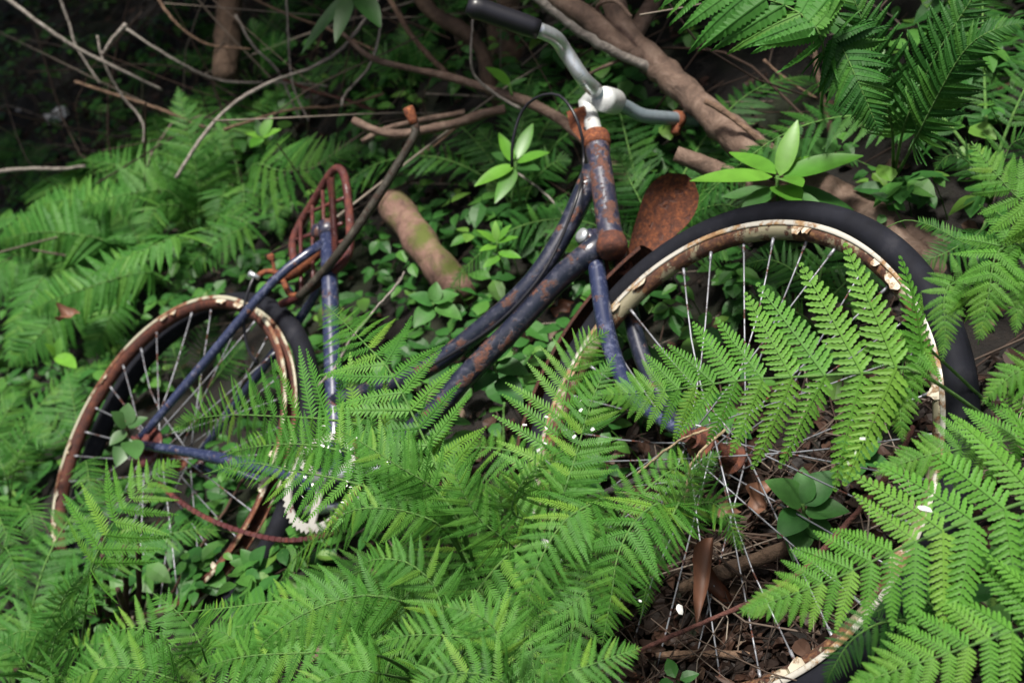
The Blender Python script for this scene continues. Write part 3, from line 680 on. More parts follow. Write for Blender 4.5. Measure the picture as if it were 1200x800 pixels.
fern('large bank fern with fronds spilling left of the rear wheel', (150, 330), [
    ([(150, 300, .14), (130, 285, .24), (100, 276, .30), (43, 272, .32), (-12, 284, .28)], 48, dict(roll=R(-20))),
    ([(190, 290, .20), (212, 274, .30), (180, 288, .35), (140, 305, .36), (98, 326, .33)], 40, dict(face=.3)),
    ([(180, 320, .16), (150, 322, .24), (100, 338, .29), (60, 352, .29), (32, 368, .26)], 42, {}),
    ([(165, 300, .18), (150, 260, .26), (120, 240, .30), (75, 235, .30), (30, 245, .28)], 44, {}),
    ([(110, 340, .12), (70, 370, .20), (40, 400, .22), (10, 430, .20)], 42, {}),
    ([(140, 350, .10), (130, 370, .16), (118, 395, .16), (100, 420, .14)], 34, {}),
    ], 'lance', 'fern_l', extra=((200, .60), (240, .55), (160, .55), (280, .45), (120, .50)))
fern('bank fern with a tall triangular frond behind the rear wheel', (235, 290), [
    ([(236, 255, .12), (230, 200, .28), (220, 150, .36), (208, 102, .40)], 48, dict(face=.8)),
    ([(215, 255, .12), (180, 215, .26), (140, 195, .30), (98, 188, .28)], 46, dict(roll=R(-15))),
    ([(225, 260, .12), (200, 225, .26), (165, 225, .32), (120, 235, .32), (90, 255, .30)], 48, {}),
    ([(255, 255, .14), (290, 262, .22), (262, 279, .27), (228, 305, .28), (194, 356, .23)], 40, {}),
    ([(245, 250, .12), (250, 205, .24), (262, 170, .30), (255, 140, .32)], 36, {}),
    ([(225, 250, .12), (190, 240, .26), (175, 260, .30), (168, 290, .28)], 38, {}),
    ], 'lady', 'fern_l', extra=((200, .60), (170, .60), (140, .60), (230, .55), (110, .55), (260, .45), (80, .5)))
fern('fern with a broad pointed frond just above the luggage rack', (288, 245), [
    ([(295, 195, .16), (330, 200, .26), (370, 195, .30), (400, 180, .31), (428, 170, .30)], 62, dict(face=.85, roll=R(10))),
    ([(300, 230, .12), (318, 235, .18), (326, 262, .19), (330, 284, .17)], 26, {}),
    ([(280, 220, .12), (268, 215, .20), (258, 240, .24), (248, 275, .22)], 36, {}),
    ([(285, 215, .12), (285, 240, .18), (275, 275, .20), (262, 315, .17)], 32, {}),
    ], 'lady', 'fern_l', extra=((200, .45), (230, .45), (170, .5), (120, .45)))
fern('dark fern on the far left edge below the chips coloured as sun flecks', (10, 240), [
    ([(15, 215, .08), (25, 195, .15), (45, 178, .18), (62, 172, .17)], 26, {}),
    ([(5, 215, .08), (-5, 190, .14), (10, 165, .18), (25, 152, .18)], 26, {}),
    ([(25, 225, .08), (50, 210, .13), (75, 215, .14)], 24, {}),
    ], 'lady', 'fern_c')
# top right
fern('hanging bright fern frond across the top edge on the right', (960, 150), [
    ([(965, 60, .45), (940, 18, .52), (895, -2, .55), (840, -14, .55), (765, -22, .52)], 92, dict(roll=R(10), face=.8, mname='fern_l')),
    ([(970, 60, .40), (985, 55, .45), (1005, 95, .45), (1032, 158, .38)], 54, dict(face=.8)),
    ], 'lance', 'fern_c')
fern('tall dark fern standing in the top right background', (1046, 215), [
    ([(1046, 160, .14), (1036, 115, .28), (1022, 60, .40), (1005, 10, .48), (985, -40, .52)], 52, dict(face=1., dense=.66)),
    ([(1058, 155, .16), (1075, 110, .28), (1100, 60, .38), (1138, 0, .46), (1160, -40, .48)], 50, dict(face=1., dense=.66)),
    ([(1070, 170, .14), (1095, 120, .30), (1130, 60, .42), (1165, 35, .46), (1210, 25, .46)], 44, dict(face=.8)),
    ], 'lance', 'fern_c', extra=())
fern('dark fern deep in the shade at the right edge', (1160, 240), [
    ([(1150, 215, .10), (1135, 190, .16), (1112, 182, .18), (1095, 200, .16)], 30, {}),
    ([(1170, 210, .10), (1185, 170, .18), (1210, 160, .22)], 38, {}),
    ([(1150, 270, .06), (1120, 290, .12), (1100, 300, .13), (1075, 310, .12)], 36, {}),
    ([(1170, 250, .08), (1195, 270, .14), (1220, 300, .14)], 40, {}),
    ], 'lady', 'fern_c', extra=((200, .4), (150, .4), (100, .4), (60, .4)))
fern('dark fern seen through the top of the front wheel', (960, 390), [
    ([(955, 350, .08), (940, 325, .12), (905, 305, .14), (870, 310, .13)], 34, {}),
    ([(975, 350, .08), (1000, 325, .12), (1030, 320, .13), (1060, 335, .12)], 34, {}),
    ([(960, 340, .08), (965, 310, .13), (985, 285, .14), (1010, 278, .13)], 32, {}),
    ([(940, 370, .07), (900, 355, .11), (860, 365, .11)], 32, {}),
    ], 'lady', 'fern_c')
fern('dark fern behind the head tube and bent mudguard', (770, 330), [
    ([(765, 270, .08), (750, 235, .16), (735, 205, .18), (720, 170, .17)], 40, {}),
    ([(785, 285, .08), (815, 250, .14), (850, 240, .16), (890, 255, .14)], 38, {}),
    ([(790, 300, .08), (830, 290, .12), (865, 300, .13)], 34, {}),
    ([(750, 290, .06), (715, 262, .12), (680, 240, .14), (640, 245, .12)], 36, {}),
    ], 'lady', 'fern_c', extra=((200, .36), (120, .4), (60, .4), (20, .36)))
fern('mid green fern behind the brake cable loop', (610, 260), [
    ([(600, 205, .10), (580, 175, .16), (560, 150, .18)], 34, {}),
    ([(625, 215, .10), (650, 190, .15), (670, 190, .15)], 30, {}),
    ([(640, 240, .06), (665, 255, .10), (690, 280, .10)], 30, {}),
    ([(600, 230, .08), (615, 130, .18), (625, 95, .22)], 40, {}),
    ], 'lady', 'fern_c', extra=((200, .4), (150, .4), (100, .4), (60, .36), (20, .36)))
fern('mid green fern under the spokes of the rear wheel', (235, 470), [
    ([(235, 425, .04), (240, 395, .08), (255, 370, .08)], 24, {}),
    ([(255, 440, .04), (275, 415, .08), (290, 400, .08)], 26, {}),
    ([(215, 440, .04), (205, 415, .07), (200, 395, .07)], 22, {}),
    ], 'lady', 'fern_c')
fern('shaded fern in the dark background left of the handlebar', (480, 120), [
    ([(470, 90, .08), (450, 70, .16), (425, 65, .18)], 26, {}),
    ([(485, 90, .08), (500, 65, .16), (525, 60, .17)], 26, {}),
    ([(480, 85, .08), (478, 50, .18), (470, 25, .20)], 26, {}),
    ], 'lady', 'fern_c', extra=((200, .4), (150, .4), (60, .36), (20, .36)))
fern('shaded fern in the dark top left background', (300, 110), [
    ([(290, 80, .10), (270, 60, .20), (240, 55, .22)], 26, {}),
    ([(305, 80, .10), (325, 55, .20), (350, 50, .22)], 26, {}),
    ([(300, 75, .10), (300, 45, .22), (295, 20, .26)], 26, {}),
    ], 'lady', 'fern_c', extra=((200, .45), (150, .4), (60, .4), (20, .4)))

# ------------------------------------------------------------------ limbs, twigs, log
def stick(name, label, cat, pts, r0, r1, m, seg=8, jit=.06, n=None, parent=None, kink=0.):
    P = [U(x, y, t) for x, y, t in pts]; n = n or (6 * len(P) + 4)
    path = spline(P, n)
    if kink: path = [p + V(random.gauss(0, 1), random.gauss(0, 1), random.gauss(0, 1)) * kink * (0 < i < n - 1) for i, p in enumerate(path)]
    rad = [(r0 + (r1 - r0) * i / (n - 1)) * (1 + .08 * math.sin(i * .55 + r0 * 900)) for i in range(n)]
    mb = MB().tube(path if not parent else [p - Vector(parent.location) for p in path], rad, seg, True, jit)
    o = mb.build(name, M[m], parent)
    if not parent: tag(o, label, cat)
    return o
sh = empty('rhododendron_shrub', U(1100, 305, 1.90)); tag(sh, 'large rhododendron with thick bare pinkish limbs behind the handlebar', 'shrub')
stick('limb', '', '', [(1130, 318, 1.74), (1060, 278, 1.72), (980, 235, 1.77), (900, 188, 1.83), (850, 150, 1.89), (790, 95, 2.0), (745, 52, 2.04), (728, 30, 2.06), (720, 0, 2.08), (712, -60, 2.12), (690, -170, 2.15), (640, -330, 2.2)], .030, .014, 'bark', 14, .03, parent=sh, kink=.0015)
stick('limb', '', '', [(765, 72, 2.03), (725, 55, 2.04), (690, 22, 2.06), (645, -5, 2.08), (560, -60, 2.1), (470, -160, 2.2), (380, -330, 2.3)], .020, .011, 'bark', 12, .03, parent=sh)
stick('limb', '', '', [(775, 85, 2.02), (722, 62, 2.0), (680, 38, 1.99), (640, 6, 1.98), (600, -30, 1.97), (560, -110, 1.9)], .0085, .006, 'twig_grey', 10, .05, parent=sh, kink=.0007)
stick('limb', '', '', [(792, 180, 1.84), (844, 201, 1.83), (908, 225, 1.80), (1016, 246, 1.74), (1060, 284, 1.70), (1110, 330, 1.70)], .013, .017, 'bark', 12, .04, parent=sh)
stick('twig', '', '', [(712, 30, 2.06), (700, 8, 2.05), (722, 2, 2.0), (740, 20, 1.98)], .004, .003, 'bark', 8, .05, parent=sh)
stick('limb', '', '', [(740, 46, 2.05), (800, -60, 2.3), (850, -200, 2.5), (900, -360, 2.6)], .016, .010, 'bark', 10, .05, parent=sh)
stick('twig', '', '', [(728, 70, 2.02), (700, 82, 1.99), (682, 92, 1.98)], .0035, .003, 'bark', 6, .05, parent=sh)
# crown of the rhododendron: evergreen leaves in whorls overhead, beyond the top of the picture
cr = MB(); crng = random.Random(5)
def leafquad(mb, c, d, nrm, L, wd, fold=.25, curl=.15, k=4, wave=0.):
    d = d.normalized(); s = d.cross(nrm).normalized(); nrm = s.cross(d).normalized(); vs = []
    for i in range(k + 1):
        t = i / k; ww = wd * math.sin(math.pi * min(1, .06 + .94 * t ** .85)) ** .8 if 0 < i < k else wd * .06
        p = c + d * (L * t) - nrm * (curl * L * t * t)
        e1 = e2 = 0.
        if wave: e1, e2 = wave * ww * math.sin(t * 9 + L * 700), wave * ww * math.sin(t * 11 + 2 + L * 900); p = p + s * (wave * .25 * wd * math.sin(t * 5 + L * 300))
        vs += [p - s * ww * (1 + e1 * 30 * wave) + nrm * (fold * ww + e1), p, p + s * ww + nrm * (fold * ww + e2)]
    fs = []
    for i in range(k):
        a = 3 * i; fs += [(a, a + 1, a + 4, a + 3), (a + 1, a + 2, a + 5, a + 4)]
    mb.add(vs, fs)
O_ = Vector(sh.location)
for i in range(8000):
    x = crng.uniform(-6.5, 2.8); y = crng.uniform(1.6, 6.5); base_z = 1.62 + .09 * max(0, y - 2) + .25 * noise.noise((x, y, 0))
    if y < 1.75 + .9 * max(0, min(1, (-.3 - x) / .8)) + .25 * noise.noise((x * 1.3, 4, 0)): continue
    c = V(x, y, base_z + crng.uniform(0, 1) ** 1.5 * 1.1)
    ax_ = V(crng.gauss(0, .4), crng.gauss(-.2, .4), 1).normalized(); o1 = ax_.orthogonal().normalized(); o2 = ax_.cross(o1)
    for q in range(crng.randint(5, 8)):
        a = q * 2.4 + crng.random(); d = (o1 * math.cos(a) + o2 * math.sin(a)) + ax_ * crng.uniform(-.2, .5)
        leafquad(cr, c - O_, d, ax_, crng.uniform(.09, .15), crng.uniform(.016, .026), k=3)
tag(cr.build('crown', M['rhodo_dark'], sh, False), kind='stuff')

stick('branch', 'thick grey-brown branch running behind the cable loop to the lamp bracket', 'branch', [(398, 36, 2.35), (434, 67, 2.32), (478, 80, 2.30), (525, 90, 2.28), (589, 110, 2.22), (636, 128, 2.18), (680, 158, 2.12), (740, 215, 2.04)], .0045, .013, 'bark', 10)
stick('branch', 'smooth curved dead branch right of the loose rack rod', 'branch', [(414, 141, 2.22), (440, 153, 2.21), (468, 157, 2.20), (500, 152, 2.20), (540, 143, 2.20), (565, 134, 2.20), (592, 128, 2.20)], .0075, .0095, 'bark', 10)
stick('branch', 'thin brown dead branch just under the smooth curved one', 'branch', [(424, 166, 2.26), (450, 152, 2.26), (490, 142, 2.26), (545, 132, 2.26)], .0055, .006, 'bark', 8)
stick('branch', 'reddish straight branch dropping left of the black handlebar grip', 'branch', [(440, -30, 2.5), (458, 2, 2.46), (481, 40, 2.42), (505, 68, 2.40), (526, 88, 2.38)], .006, .0055, 'twig_brown', 8)
stick('branch', 'thick blurred brown stem curving behind the handlebar grip', 'branch', [(470, -60, 2.5), (500, 8, 2.5), (545, 38, 2.48), (566, 64, 2.47), (574, 100, 2.46), (590, 130, 2.5)], .018, .014, 'bark_dark', 10)
stick('tree_trunk', 'blurred upright brown trunk in the top left background', 'tree', [(266, 96, 3.0), (266, 60, 3.0), (268, 0, 3.0), (272, -90, 3.0), (270, -330, 3.0)], .034, .024, 'bark_dark', 12, .1, kink=.002)
stick('tree_trunk', 'dark upright trunk behind the black handlebar grip', 'tree', [(596, 110, 2.7), (594, 60, 2.7), (588, 0, 2.7), (580, -90, 2.7), (570, -330, 2.7)], .040, .030, 'bark_dark', 12)
TW = [
 ('long pale twig slanting down from the top left corner', [(-20, -18, 2.7), (10, 0, 2.7), (50, 30, 2.7), (91, 57, 2.72), (145, 84, 2.75), (190, 106, 2.8)], .0052, .0035, 'twig_grey'),
 ('grey twig dropping from the top edge near the left corner', [(62, -30, 2.8), (71, 0, 2.8), (82, 30, 2.8), (90, 56, 2.8), (118, 99, 2.82)], .0036, .0026, 'twig_grey'),
 ('thin dark twig bending down above the tall fern frond', [(114, 42, 2.75), (122, 74, 2.76), (142, 111, 2.8), (160, 132, 2.8), (169, 150, 2.8), (168, 168, 2.8)], .0028, .0032, 'twig_grey'),
 ('grey twig sloping right above the tall fern frond', [(148, 34, 2.75), (189, 61, 2.76), (233, 85, 2.78), (268, 96, 2.8), (330, 97, 2.8), (385, 101, 2.8)], .0034, .0024, 'twig_grey'),
 ('short broken bright twig near the top left', [(120, 64, 2.7), (132, 46, 2.69), (148, 29, 2.68)], .0030, .0055, 'twig_grey'),
 ('long grey arching stick above the rear wheel ferns', [(206, 209, 2.45), (236, 162, 2.46), (270, 125, 2.48), (314, 98, 2.5), (368, 78, 2.52), (402, 56, 2.55), (430, 20, 2.6), (455, -20, 2.6)], .0040, .0036, 'twig_grey'),
 ('thin twig crossing in front of the blurred trunk', [(180, -20, 2.8), (186, 0, 2.8), (209, 30, 2.8), (243, 52, 2.82), (294, 58, 2.85)], .0034, .0025, 'twig_brown'),
 ('crooked twig right of the blurred trunk', [(276, 18, 2.75), (297, 54, 2.75), (324, 81, 2.75), (341, 116, 2.74), (352, 140, 2.74)], .0032, .0025, 'twig_grey'),
 ('straight brown twig behind the tip of the tall frond', [(88, 96, 2.9), (125, 108, 2.9), (184, 127, 2.9), (240, 150, 2.9)], .0042, .0040, 'twig_brown'),
 ('thin upright twig above the rack fern', [(335, -20, 2.6), (337, 27, 2.6), (341, 88, 2.6), (349, 116, 2.6), (362, 142, 2.6)], .0024, .0022, 'twig_grey'),
 ('brown twig running along the top left of centre', [(285, -8, 2.7), (300, 0, 2.7), (337, 17, 2.7), (388, 36, 2.7), (440, 60, 2.7)], .0032, .0028, 'twig_brown'),
 ('tangled brown twig lying above the rack fern', [(262, 152, 2.6), (300, 140, 2.6), (345, 128, 2.6), (400, 124, 2.6), (450, 110, 2.6)], .0034, .0028, 'twig_brown'),
 ('reddish twig lying left of the curved dead branch', [(330, 92, 2.62), (370, 108, 2.62), (400, 116, 2.62), (440, 130, 2.62)], .0040, .0036, 'twig_red'),
 ('pale stick on the ground at the left edge', [(-20, 203, 2.9), (30, 198, 2.9), (70, 198, 2.92), (100, 195, 2.95)], .0050, .0042, 'twig_grey'),
 ('crooked thin twig hanging left of the loose rod', [(447, 28, 2.45), (440, 60, 2.44), (428, 85, 2.44), (405, 110, 2.45), (400, 125, 2.45)], .0026, .0030, 'twig_grey'),
 ('thin twig looping down beside the handlebar grip', [(555, 20, 2.1), (552, 60, 2.1), (556, 88, 2.12), (580, 110, 2.14), (610, 128, 2.15)], .0018, .0034, 'twig_grey'),
 ('straight thin twig beside the smooth curved branch', [(470, 195, 2.35), (510, 170, 2.35), (540, 145, 2.35)], .0028, .0022, 'twig_brown'),
 ('dry stick resting on the big limb', [(826, 118, 1.84), (850, 132, 1.83), (880, 155, 1.82), (912, 184, 1.80)], .0052, .0038, 'twig_brown'),
 ('thin upright stem among the hanging fern fronds', [(952, -20, 1.95), (953, 30, 1.95), (957, 80, 1.95), (968, 130, 1.95), (978, 172, 1.96)], .0040, .0052, 'bark_dark'),
 ('slender twig sloping under the hanging fern frond', [(895, 70, 2.05), (920, 92, 2.04), (958, 116, 2.0)], .0028, .0028, 'twig_brown'),
 ('pale bare twig crossing the seat tube', [(372, 452, 1.80), (392, 431, 1.80), (412, 396, 1.80), (440, 362, 1.81), (468, 330, 1.82), (474, 318, 1.82)], .0022, .0017, 'twig_grey'),
 ('thin dark stick lying through the lower left of the front wheel', [(636, 600, 1.52), (668, 592, 1.52), (720, 573, 1.50), (760, 556, 1.49), (796, 540, 1.49)], .0042, .0046, 'twig_dark'),
 ('long red-brown stem arching through the bottom right litter', [(700, 790, 1.34), (760, 757, 1.31), (830, 727, 1.28), (901, 694, 1.25), (945, 664, 1.23), (1000, 604, 1.22), (1048, 545, 1.24), (1070, 500, 1.28)], .0024, .0034, 'twig_red'),
 ('bent straw stem leaning on the front hub', [(800, 620, 1.44), (806, 560, 1.40), (816, 535, 1.39), (850, 503, 1.39)], .0016, .0018, 'straw'),
 ('straw stem curving past the front hub', [(745, 556, 1.45), (790, 520, 1.41), (822, 505, 1.39), (842, 500, 1.39)], .0016, .0014, 'straw'),
 ('grey stick lying in the litter at the bottom right', [(770, 768, 1.42), (830, 766, 1.38), (880, 768, 1.35), (940, 772, 1.33)], .0055, .0045, 'twig_brown'),
 ('diagonal brown stick in the litter below the front hub', [(800, 690, 1.46), (860, 665, 1.42), (930, 638, 1.40), (960, 615, 1.40)], .0105, .009, 'bark_dark'),
 ('pale stick under the slack chain', [(210, 706, 1.95), (240, 682, 1.93), (262, 655, 1.92), (285, 640, 1.92)], .0034, .0026, 'straw'),
 ('dark thin stem crossing behind the slack chain', [(198, 700, 1.96), (225, 655, 1.95), (262, 600, 1.96), (285, 560, 1.98)], .0028, .0022, 'oldstalk'),
 ('green stem standing below the down tube', [(590, 545, 1.72), (590, 510, 1.70), (591, 471, 1.69)], .0026, .0018, 'stalk'),
 ('bare twig left of the mossy log', [(438, 365, 2.1), (452, 350, 2.05), (470, 325, 2.0)], .0022, .0016, 'twig_grey'),
 ('thin grey twig beside the pale sprig behind the frame', [(602, 200, 2.15), (640, 228, 2.1), (668, 262, 2.06)], .0020, .0020, 'twig_grey'),
]
for lab, pts, r0, r1, m_ in TW: stick('twig', lab, 'twig', pts, r0, r1, m_, 7, .06, kink=.0004)
lg = MB(); P = [G(455, 232, .17), G(478, 262, .15), G(505, 300, .13), (G(545, 350, .08))]
pth = spline(P, 16); lg.tube(pth, [.020] + [.031 + .003 * math.sin(i * 1.3) for i in range(14)] + [.026], 16, True, .07)
log = lg.build('log', M['bark_moss']); tag(log, 'short broken mossy log lying between the rack and the frame', 'log')

# old scaly stalks at the left, below the fern over the rear wheel
for i, (x0, y0, x1, y1) in enumerate([(128, 738, 120, 650), (145, 742, 146, 640), (160, 735, 162, 640), (116, 735, 108, 670), (155, 745, 138, 690)]):
    o = stick('old_fern_stalk', 'scaly brown fern stalk under the rear wheel fern, %s of the row' % ['second from the left', 'middle one', 'rightmost', 'leftmost', 'short leaning one'][i], 'fern stalk', [(x0, y0, gt(x0, y0)), ((x0 + x1) / 2 + 2, (y0 + y1) / 2, gt((x0 + x1) / 2, (y0 + y1) / 2, .10)), (x1, y1, gt(x1, y1, .2))], .006, .004, 'oldstalk', 7, .15)
    o['group'] = 'old stalks below the rear wheel fern'

# ------------------------------------------------------------------ broad-leaved sprigs
def sprig(name, label, cat, stem, leaves, m_, wratio=.2, r=.0028, fold=.2, curl=.1):
    b = U(*stem[0]); e = empty(name, b); tag(e, label, cat)
    MB().tube([p - b for p in spline([U(*p) for p in stem], 8)], [r] * 8, 7).build('stem', M['stalk'] if m_ != 'rhodo_old' else M['twig_brown'], e)
    for lf in leaves:
        (x0, y0, t0), (x1, y1, t1) = lf[0], lf[1]; wr = lf[2] if len(lf) > 2 else wratio; mm_ = lf[3] if len(lf) > 3 else m_
        a, z = U(x0, y0, t0), U(x1, y1, t1); d = z - a; nrm = ((CAMW - a).normalized() * .5 + V(random.uniform(-.2, .2), 0, .8)).normalized()
        mb = MB(); leafquad(mb, a - b, d, nrm, d.length, d.length * wr, fold, curl, 9)
        mb.build('leaf', M[mm_], e, True)
    return e
sprig('rhododendron_seedling', 'glossy rhododendron seedling growing above the front tyre', 'seedling', [(912, 250, 1.72), (911, 225, 1.71), (911, 206, 1.70)], [
    ((914, 206, 1.70), (934, 139, 1.70), .17), ((905, 207, 1.70), (812, 204, 1.66), .12), ((909, 204, 1.70), (855, 172, 1.76), .18), ((918, 207, 1.70), (1010, 176, 1.67), .17),
    ((916, 204, 1.71), (975, 180, 1.76), .16, 'rhodo'), ((914, 209, 1.70), (940, 212, 1.62), .22), ((916, 200, 1.72), (984, 155, 1.80), .2, 'rhodo_old'), ((908, 202, 1.72), (880, 165, 1.80), .22, 'rhodo_old'),
    ((914, 222, 1.71), (1003, 240, 1.70), .17, 'rhodo_old'), ((914, 224, 1.71), (975, 252, 1.66), .2, 'rhodo_old'), ((908, 222, 1.71), (868, 244, 1.68), .2, 'rhodo_old'), ((910, 226, 1.71), (845, 226, 1.74), .18, 'rhodo_old'), ((912, 218, 1.71), (936, 232, 1.62), .22, 'rhodo')], 'rhodo')
sprig('rhododendron_seedling', 'evergreen seedling inside the brake cable loop', 'seedling', [(610, 240, 2.12), (606, 215, 2.10), (604, 190, 2.08)], [
    ((600, 190, 2.08), (586, 154, 2.09), .2), ((606, 186, 2.08), (624, 142, 2.10), .16), ((606, 190, 2.08), (642, 176, 2.05), .2), ((602, 194, 2.08), (556, 214, 2.05), .18), ((604, 198, 2.08), (580, 235, 2.04), .17), ((606, 196, 2.08), (632, 196, 2.04), .22, 'rhodo_old'), ((603, 190, 2.10), (575, 176, 2.14), .18, 'rhodo_old')], 'rhodo')
sprig('rhododendron_seedling', 'small bright seedling above the rack fern', 'seedling', [(308, 175, 2.55), (307, 166, 2.54), (306, 158, 2.53)], [
    ((306, 160, 2.53), (300, 138, 2.53), .24, 'rhodo_old'), ((307, 160, 2.53), (318, 134, 2.53), .24), ((306, 161, 2.53), (286, 154, 2.52), .24), ((307, 161, 2.53), (328, 150, 2.52), .24), ((306, 162, 2.53), (294, 170, 2.48), .25)], 'rhodo')
sprig('leafy_sprig', 'single broad leaf sprig below the handlebar grip', 'sprig', [(600, 112, 2.2), (598, 104, 2.2), (597, 98, 2.2)], [((598, 100, 2.2), (571, 77, 2.18), .26), ((598, 100, 2.2), (618, 90, 2.2), .2, 'rhodo_old')], 'rhodo')
sprig('hanging_sprig', 'two drooping greyish leaves at the top edge left of centre', 'sprig', [(420, -40, 2.2), (416, -20, 2.2), (414, -8, 2.2)], [((412, -10, 2.2), (391, 46, 2.16), .15), ((416, -12, 2.2), (446, 28, 2.16), .22), ((414, -12, 2.2), (348, 58, 2.2), .10)], 'rhodo_old')
sprig('hanging_sprig', 'large dark leaf among the ferns at the top right', 'sprig', [(945, -10, 1.9), (955, 5, 1.9), (962, 18, 1.9)], [((962, 18, 1.9), (1012, 52, 1.86), .22), ((958, 12, 1.9), (985, -20, 1.9), .2)], 'rhodo_old')
sprig('leafy_sprig', 'pale green sprig standing between the two frame tubes and the log', 'sprig', [(590, 320, 2.05), (585, 300, 2.02), (582, 282, 2.0)], [
    ((582, 284, 2.0), (560, 268, 1.99), .2), ((583, 282, 2.0), (598, 262, 1.99), .2), ((583, 284, 2.0), (606, 276, 1.98), .2), ((582, 288, 2.0), (562, 292, 1.98), .22), ((584, 296, 2.0), (610, 300, 1.98), .22), ((582, 282, 2.0), (580, 258, 2.0), .2), ((586, 300, 2.0), (566, 312, 1.98), .22)], 'rhodo')
sprig('leafy_sprig', 'broad leaf seedling in front of the rear dropout', 'seedling', [(160, 545, 2.05), (152, 515, 2.03), (146, 492, 2.0)], [
    ((148, 500, 2.0), (132, 482, 1.98), .4), ((148, 498, 2.0), (150, 472, 2.0), .4), ((150, 500, 2.0), (172, 488, 2.0), .3), ((148, 505, 2.0), (128, 520, 1.98), .35), ((152, 515, 2.0), (160, 535, 1.96), .35), ((150, 512, 2.0), (136, 545, 1.97), .3)], 'rhodo_old')
sprig('leafy_sprig', 'narrow leaf sprig between the ferns left of the rear wheel', 'sprig', [(75, 440, 2.5), (70, 425, 2.48), (66, 415, 2.45)], [((66, 416, 2.45), (54, 402, 2.43), .25), ((67, 416, 2.45), (88, 428, 2.4), .22), ((66, 418, 2.45), (70, 395, 2.45), .25)], 'rhodo')

sprig('leafy_sprig', 'round-leaved plant behind the lower right spokes', 'sprig', [(940, 650, 1.44), (945, 615, 1.40), (940, 590, 1.38)], [
    ((940, 592, 1.38), (905, 560, 1.37), .36), ((942, 592, 1.38), (975, 548, 1.38), .36), ((944, 600, 1.38), (992, 592, 1.36), .36), ((940, 602, 1.38), (915, 622, 1.35), .38), ((946, 612, 1.39), (978, 632, 1.36), .36), ((942, 614, 1.39), (930, 650, 1.36), .36), ((942, 590, 1.38), (940, 548, 1.38), .36)], 'round', fold=.35, curl=.25)
sprig('leafy_sprig', 'broad-leaved plant behind the spokes under the coarse frond', 'sprig', [(1000, 560, 1.44), (1005, 545, 1.42), (1008, 535, 1.41)], [
    ((1008, 536, 1.41), (985, 515, 1.40), .38), ((1008, 536, 1.41), (1030, 510, 1.40), .36), ((1010, 540, 1.41), (1045, 540, 1.40), .36), ((1006, 542, 1.41), (990, 560, 1.38), .38)], 'round', fold=.35, curl=.25)
sprig('leafy_sprig', 'broad-leaved plant between the down tube and the mudguard', 'sprig', [(590, 470, 1.86), (582, 440, 1.82), (578, 420, 1.80)], [
    ((578, 424, 1.80), (548, 412, 1.79), .36), ((580, 420, 1.80), (600, 398, 1.80), .36), ((582, 430, 1.80), (618, 432, 1.78), .36), ((580, 436, 1.80), (556, 452, 1.77), .38), ((584, 444, 1.80), (612, 468, 1.77), .36)], 'round', fold=.35, curl=.25)
sprig('leafy_sprig', 'broad-leaved plant between the two frame tubes below the log', 'sprig', [(500, 380, 2.0), (505, 365, 1.98), (508, 355, 1.97)], [
    ((508, 357, 1.97), (482, 342, 1.96), .36), ((508, 355, 1.97), (535, 340, 1.97), .36), ((510, 360, 1.97), (540, 368, 1.95), .36), ((506, 362, 1.97), (486, 378, 1.94), .38), ((508, 354, 1.97), (512, 330, 1.97), .36)], 'round', fold=.35, curl=.25)
sprig('leafy_sprig', 'round-leaved plant under the slack chain', 'sprig', [(300, 700, 1.86), (298, 680, 1.83), (296, 665, 1.81)], [
    ((296, 668, 1.81), (272, 655, 1.80), .38), ((298, 664, 1.81), (306, 640, 1.80), .38), ((298, 668, 1.81), (326, 660, 1.80), .38), ((296, 674, 1.81), (276, 690, 1.78), .38), ((300, 676, 1.81), (322, 688, 1.78), .38), ((296, 664, 1.81), (284, 642, 1.81), .36)], 'round', fold=.35, curl=.25)

# ------------------------------------------------------------------ fallen things on the bank: a big curled leaf, bark pieces, chips coloured pale as sun flecks
def deadleaf(label, a, z, wr, curl, m_='deadleaf', fold=1.3):
    p, q = U(*a), U(*z); d = q - p; mb = MB()
    leafquad(mb, V(0, 0, 0), d, (GN + (CAMW - p).normalized()).normalized(), d.length, d.length * wr, fold, curl, 14, .7)
    o = mb.build('dead_leaf', M[m_]); o.location = p; tag(o, label, 'leaf'); return o
deadleaf('long curled brown leaf hanging in the litter below the front hub', (836, 630, 1.40), (814, 728, 1.34), .10, .10, fold=2.2)
deadleaf('brown leaf crossing behind the long curled one', (812, 650, 1.43), (862, 716, 1.40), .13, .25, fold=1.6)
deadleaf('orange-brown dead leaf beside the small fern tips near the hub', (840, 606, 1.42), (868, 596, 1.42), .3, .2)
deadleaf('reddish dead leaf on the bank left of the rear wheel', (72, 372, 2.3), (90, 366, 2.28), .35, .2)
deadleaf('pale tan leaf in the litter at the bottom', (760, 765, 1.40), (776, 758, 1.38), .4, .2, 'litter')
deadleaf('brown leaf lying behind the lower spokes of the front wheel', (885, 600, 1.46), (905, 560, 1.45), .3, .2)
deadleaf('brown leaf by the mudguard behind the down tube', (650, 372, 1.80), (672, 352, 1.80), .3, .2)
